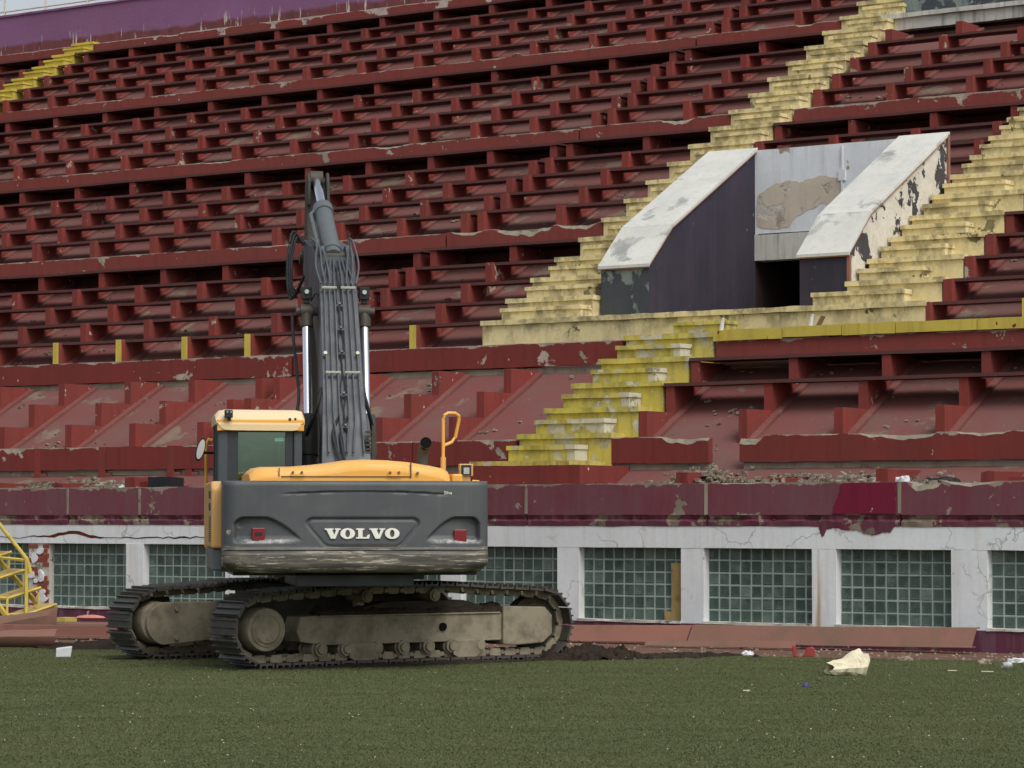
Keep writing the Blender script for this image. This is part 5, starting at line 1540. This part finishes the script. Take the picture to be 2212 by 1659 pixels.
for z, k_ in ((0, .92), (.115, 1.0)):
    for x, y in ((-.10, -.07), (.10, -.06), (.11, .07), (-.09, .08)): vs.append((x * k_ + (.02 if z else 0) + random.uniform(-.012, .012), y * k_, z + (.025 if x > 0 and z else 0)))
m.add(vs, [(0, 3, 2, 1), (4, 5, 6, 7), (0, 1, 5, 4), (1, 2, 6, 5), (2, 3, 7, 6), (3, 0, 4, 7)])
o = m.build('foam_box', 'white_plastic', None, (-5.72, 36.95, 0), RAD(12), bevel=.012); tag(o, 'crushed white foam box on the turf before the far track', 'box')
m = MB(); m.tube([(-.05, 0, .045), (.05, .01, .05), (.055, .01, .05)], .035, 14, 0, False, .048); m.tube([(.055, .01, .05), (.062, .01, .05)], .052, 14, 0, False)
o = m.build('plastic_cup', 'cup', None, (5.78, 33.95, 0.006), RAD(10), smooth=True); tag(o, 'clear plastic cup lying on the turf near the wall', 'cup')
o.modifiers.new('solid', 'SOLIDIFY').thickness = .003
blob('blue_wrapper', 'small blue and violet wrapper on the open turf', 'wrapper', (3.09, 30.56, 0), (.035, .03, .022), 'blue_scrap', 3.3)
m = MB(); m.prism([(0, 0), (.10, 0), (.05, .02), (.03, .14), (-.01, .15)], -.1, .02, 'y'); m.prism([(.12, 0), (.27, 0), (.27, .10), (.24, .125), (.17, .11)], -.05, .12, 'y')
o = m.build('broken_seat', 'red_scrap', None, (3.62, 37.35, -.01), RAD(-10), bevel=.01); tag(o, 'broken red plastic seat at the turf edge below the brown channel', 'seat')
for i, (x, y, lb) in enumerate(((3.05, 37.5, 'white plaster lump at the turf edge beside the broken red seat'), (5.75, 35.35, 'pale plaster lump on the dirt by the plinth foot'), (6.2, 35.6, 'white plaster crumb next to the clear cup by the plinth'), (4.9, 36.1, 'flat white tile scrap on the red dirt strip'))):
    blob('plaster_lump', lb, 'rubble', (x, y, -.02), (.07 + .02 * i % .05, .05, .04), 'white_plastic' if i % 2 == 0 else 'rubble', 5 + i)
for i, (x, y, w) in enumerate(((5.0, 33.3, .10), (5.35, 33.1, .14), (5.9, 31.2, .12), (2.35, 29.5, .07), (6.2, 33.2, .06))):
    m = MB(); m.prism([(0, 0), (w, .004), (w * .95, .045), (w * .4, .03), (0, .035)], .004, .012, 'z')
    o = m.build('paper_scrap', 'paper', None, (x, y, .018), random.uniform(-.4, .4))
    tag(o, ('short pale paper strip on the turf just left of the clear cup', 'longer torn paper strip on the turf beside the short one', 'torn paper strip alone on the open turf below the cup', 'small paper scrap on the turf below the blue wrapper', 'tiny paper scrap on the turf right next to the clear cup')[i], 'paper')
# white flecks all over the turf and crumbs on the dirt strip
def flecks(name, label, n_, fn, mat, s0, s1, z):
    m = MB()
    for i in range(n_):
        x, y = fn(); w = random.uniform(s0, s1); a = random.uniform(0, 6.28)
        c, s = math.cos(a) * w, math.sin(a) * w
        m.add([(x + c, y + s, z), (x - s, y + c, z), (x - c * .8, y - s * .8, z), (x + s, y - c, z), (x, y, z + w * .8)], [(0, 1, 4), (1, 2, 4), (2, 3, 4), (3, 0, 4), (3, 2, 1, 0)])
    return tag(m.build(name, mat), label, 'litter', kind='stuff')
def near_heap():
    a = random.gauss(0, .42)
    return 1.05 + a * 1.5 + random.gauss(0, .12), 36.65 + a * .45 + random.gauss(0, .22)
flecks('soil_clods', 'loose dark clods round the soil heap by the near track', 520, near_heap, 'soil', .015, .075, .0)
def on_turf():
    while True:
        y = random.uniform(20, 40); x = random.uniform(-1, 1) * y * .18
        if y < edge_y(x) - .1: return x, y
flecks('litter_flecks', 'tiny pale flecks scattered over the turf', 260, on_turf, 'paper', .003, .009, .022)
def on_dirt():
    x = random.uniform(-9, 9); s = edge_y(x); w = Y0 - TAN * x
    return x, random.uniform(s + .1, max(s + .2, w - .1))
flecks('rubble_crumbs', 'plaster and brick crumbs along the wall foot', 900, on_dirt, 'rubble', .008, .035, -.03)
flecks('brick_crumbs', 'reddish brick crumbs along the wall foot', 160, on_dirt, 'brick', .008, .03, -.03)
# rubble and rubbish on the floor behind the parapet
def rubble(name, label, s, t, z, w, dpt, hgt, n_, mat, seed):
    rnd = random.Random(seed); m = MB()
    for i in range(n_):
        a, b = rnd.gauss(0, .4), rnd.gauss(0, .4)
        x, y = a * w, b * dpt
        zz = hgt * max(0, 1 - a * a - b * b) * rnd.random() + max(0, y + .0) * .55
        r_ = rnd.uniform(.018, .06)
        vs = [(x + r_ * rnd.uniform(.5, 1) * dx, y + r_ * rnd.uniform(.5, 1) * dy, zz + r_ * rnd.uniform(.4, 1) * (dz + 1) * .6) for dx in (-1, 1) for dy in (-1, 1) for dz in (-1, 1)]
        m.add(vs, [(0, 1, 3, 2), (4, 6, 7, 5), (0, 4, 5, 1), (2, 3, 7, 6), (0, 2, 6, 4), (1, 5, 7, 3)])
    o = m.build(name, mat, None, stand_world(s, t, z), -TH)
    return tag(o, label, 'rubble', kind='stuff')
def on_slab(n_, seed):
    rnd = random.Random(seed); m = MB()
    for i in range(n_):
        b = rnd.choice((0, 4, 10, 16, 22)); s_ = rnd.uniform(-33, 8); t_ = T(b) + rnd.uniform(.4, 3.0 if b == 0 else 4.0)
        if PL - .3 < s_ < PR + 2 and 5 < t_ < 11.5: continue
        z_ = slab_z(t_) + .01; r_ = rnd.uniform(.01, .045)
        for q in range(rnd.randint(1, 4)):
            x, y = s_ + rnd.gauss(0, .12), t_ + rnd.gauss(0, .05)
            z_ = slab_z(y) + .005
            vs = [(x + r_ * rnd.uniform(.5, 1) * dx, y + r_ * rnd.uniform(.5, 1) * dy, z_ + r_ * rnd.uniform(.3, .9) * (dz + 1) * .6) for dx in (-1, 1) for dy in (-1, 1) for dz in (-1, 1)]
            m.add(vs, [(0, 1, 3, 2), (4, 6, 7, 5), (0, 4, 5, 1), (2, 3, 7, 6), (0, 2, 6, 4), (1, 5, 7, 3)])
    return tag(m.build('slab_crumbs', 'rubble', None, stand_world(0, 0, 0), -TH), 'concrete crumbs scattered on the sloping slabs under the seats', 'rubble', kind='stuff')
on_slab(900, 11)
rubble('rubble_heap', 'grey rubble heap spilled through the gap in the red beam', 2.55, 1.15, 2.17, .75, .5, .26, 320, 'rubble', 1)
rubble('rubble_heap', 'pale rubble strewn along the floor behind the parapet on the left', -9.8, 1.05, 2.13, 2.9, .45, .16, 900, 'rubble', 2)
rubble('rubble_heap', 'broken concrete bits on the floor behind the parapet on the right', 4.8, 1.05, 2.13, 3.0, .45, .15, 800, 'rubble', 3)
rubble('rubble_heap', 'broken concrete bits behind the parapet next to the stair foot', -2.4, 1.05, 2.13, 1.3, .4, .16, 300, 'rubble', 4)
def sb(name, label, cat, s, t, z, size, mat, seed, **kw):
    return blob(name, label, cat, stand_world(s, t, z), size, mat, seed, rotz=-TH, **kw)
sb('bin_bag', 'torn black bag slumped below the red beam near the cartons', 'bag', 6.45, 1.25, 2.13, (.34, .16, .12), 'black_bag', 2.1, jag=.16)
sb('carton', 'crumpled white and yellow carton on the parapet floor', 'carton', 5.75, .75, 2.14, (.16, .12, .09), 'paper', 4.2)
sb('carton', 'crumpled white carton beside the black bag', 'carton', 6.05, .85, 2.14, (.14, .1, .11), 'white_plastic', 6.4)
sb('carton', 'yellowed carton on the rubble behind the left parapet', 'carton', -7.95, .65, 2.14, (.17, .1, .07), 'paper', 8.2)
sb('plastic_bag', 'white plastic bag on the rubble behind the left parapet', 'bag', -8.35, .7, 2.14, (.15, .12, .10), 'white_plastic', 9.2)
sb('plastic_bag', 'white plastic bag at the floor edge by the work light', 'bag', -1.75, 1.0, 2.16, (.14, .1, .08), 'white_plastic', 1.9)
m = MB(); m.rough_bar(0, .48, 0, .35, 0, .31, .08, .02, seed=3)
o = m.build('black_box', 'black_bag', None, stand_world(-7.62, .42, 2.125), -TH); tag(o, 'battered black box standing on the floor behind the parapet', 'box')
for i, (s, k, lb) in enumerate(((8.1, 1.5, 'white rag on the sloping slab of the right bay'), (-1.55, 2.3, 'white paper strip on the bare slab beside the lower stair'))):
    t = T(k); m = MB(); m.prism([(0, 0), (.16, .03), (.17, .10), (.05, .07)], 0, .02, 'z')
    o = m.build('rag', 'white_plastic', None, stand_world(s, t, slab_z(t) + .03), -TH); o.rotation_euler = (math.atan(RISE / GOING), 0, -TH); tag(o, lb, 'rag')
# weeds on the slab and beams
for i, (s, t, z, lb) in enumerate(((3.75, T(0) + .5, slab_z(T(0) + .5), 'small green weed growing on the slab above the gap in the red beam'), (9.2, T(0) + .4, slab_z(T(0) + .4), 'small weed on the slab at the far end of the right bay'))):
    m = MB()
    for q in range(70):
        a = random.uniform(0, 6.28); r_ = random.uniform(.02, .2); hh = random.uniform(.02, .14)
        x, y, zz = r_ * math.cos(a), r_ * math.sin(a) * .5, hh * (1 - r_ * 3)
        m.add([(x * .4, y * .4, 0), (x + .02, y, zz + .02), (x + .01, y + .02, zz + .05)], [(0, 1, 2)])
    o = m.build('weed', 'plant', None, stand_world(s, t, z - .01), -TH); tag(o, lb, 'plant')
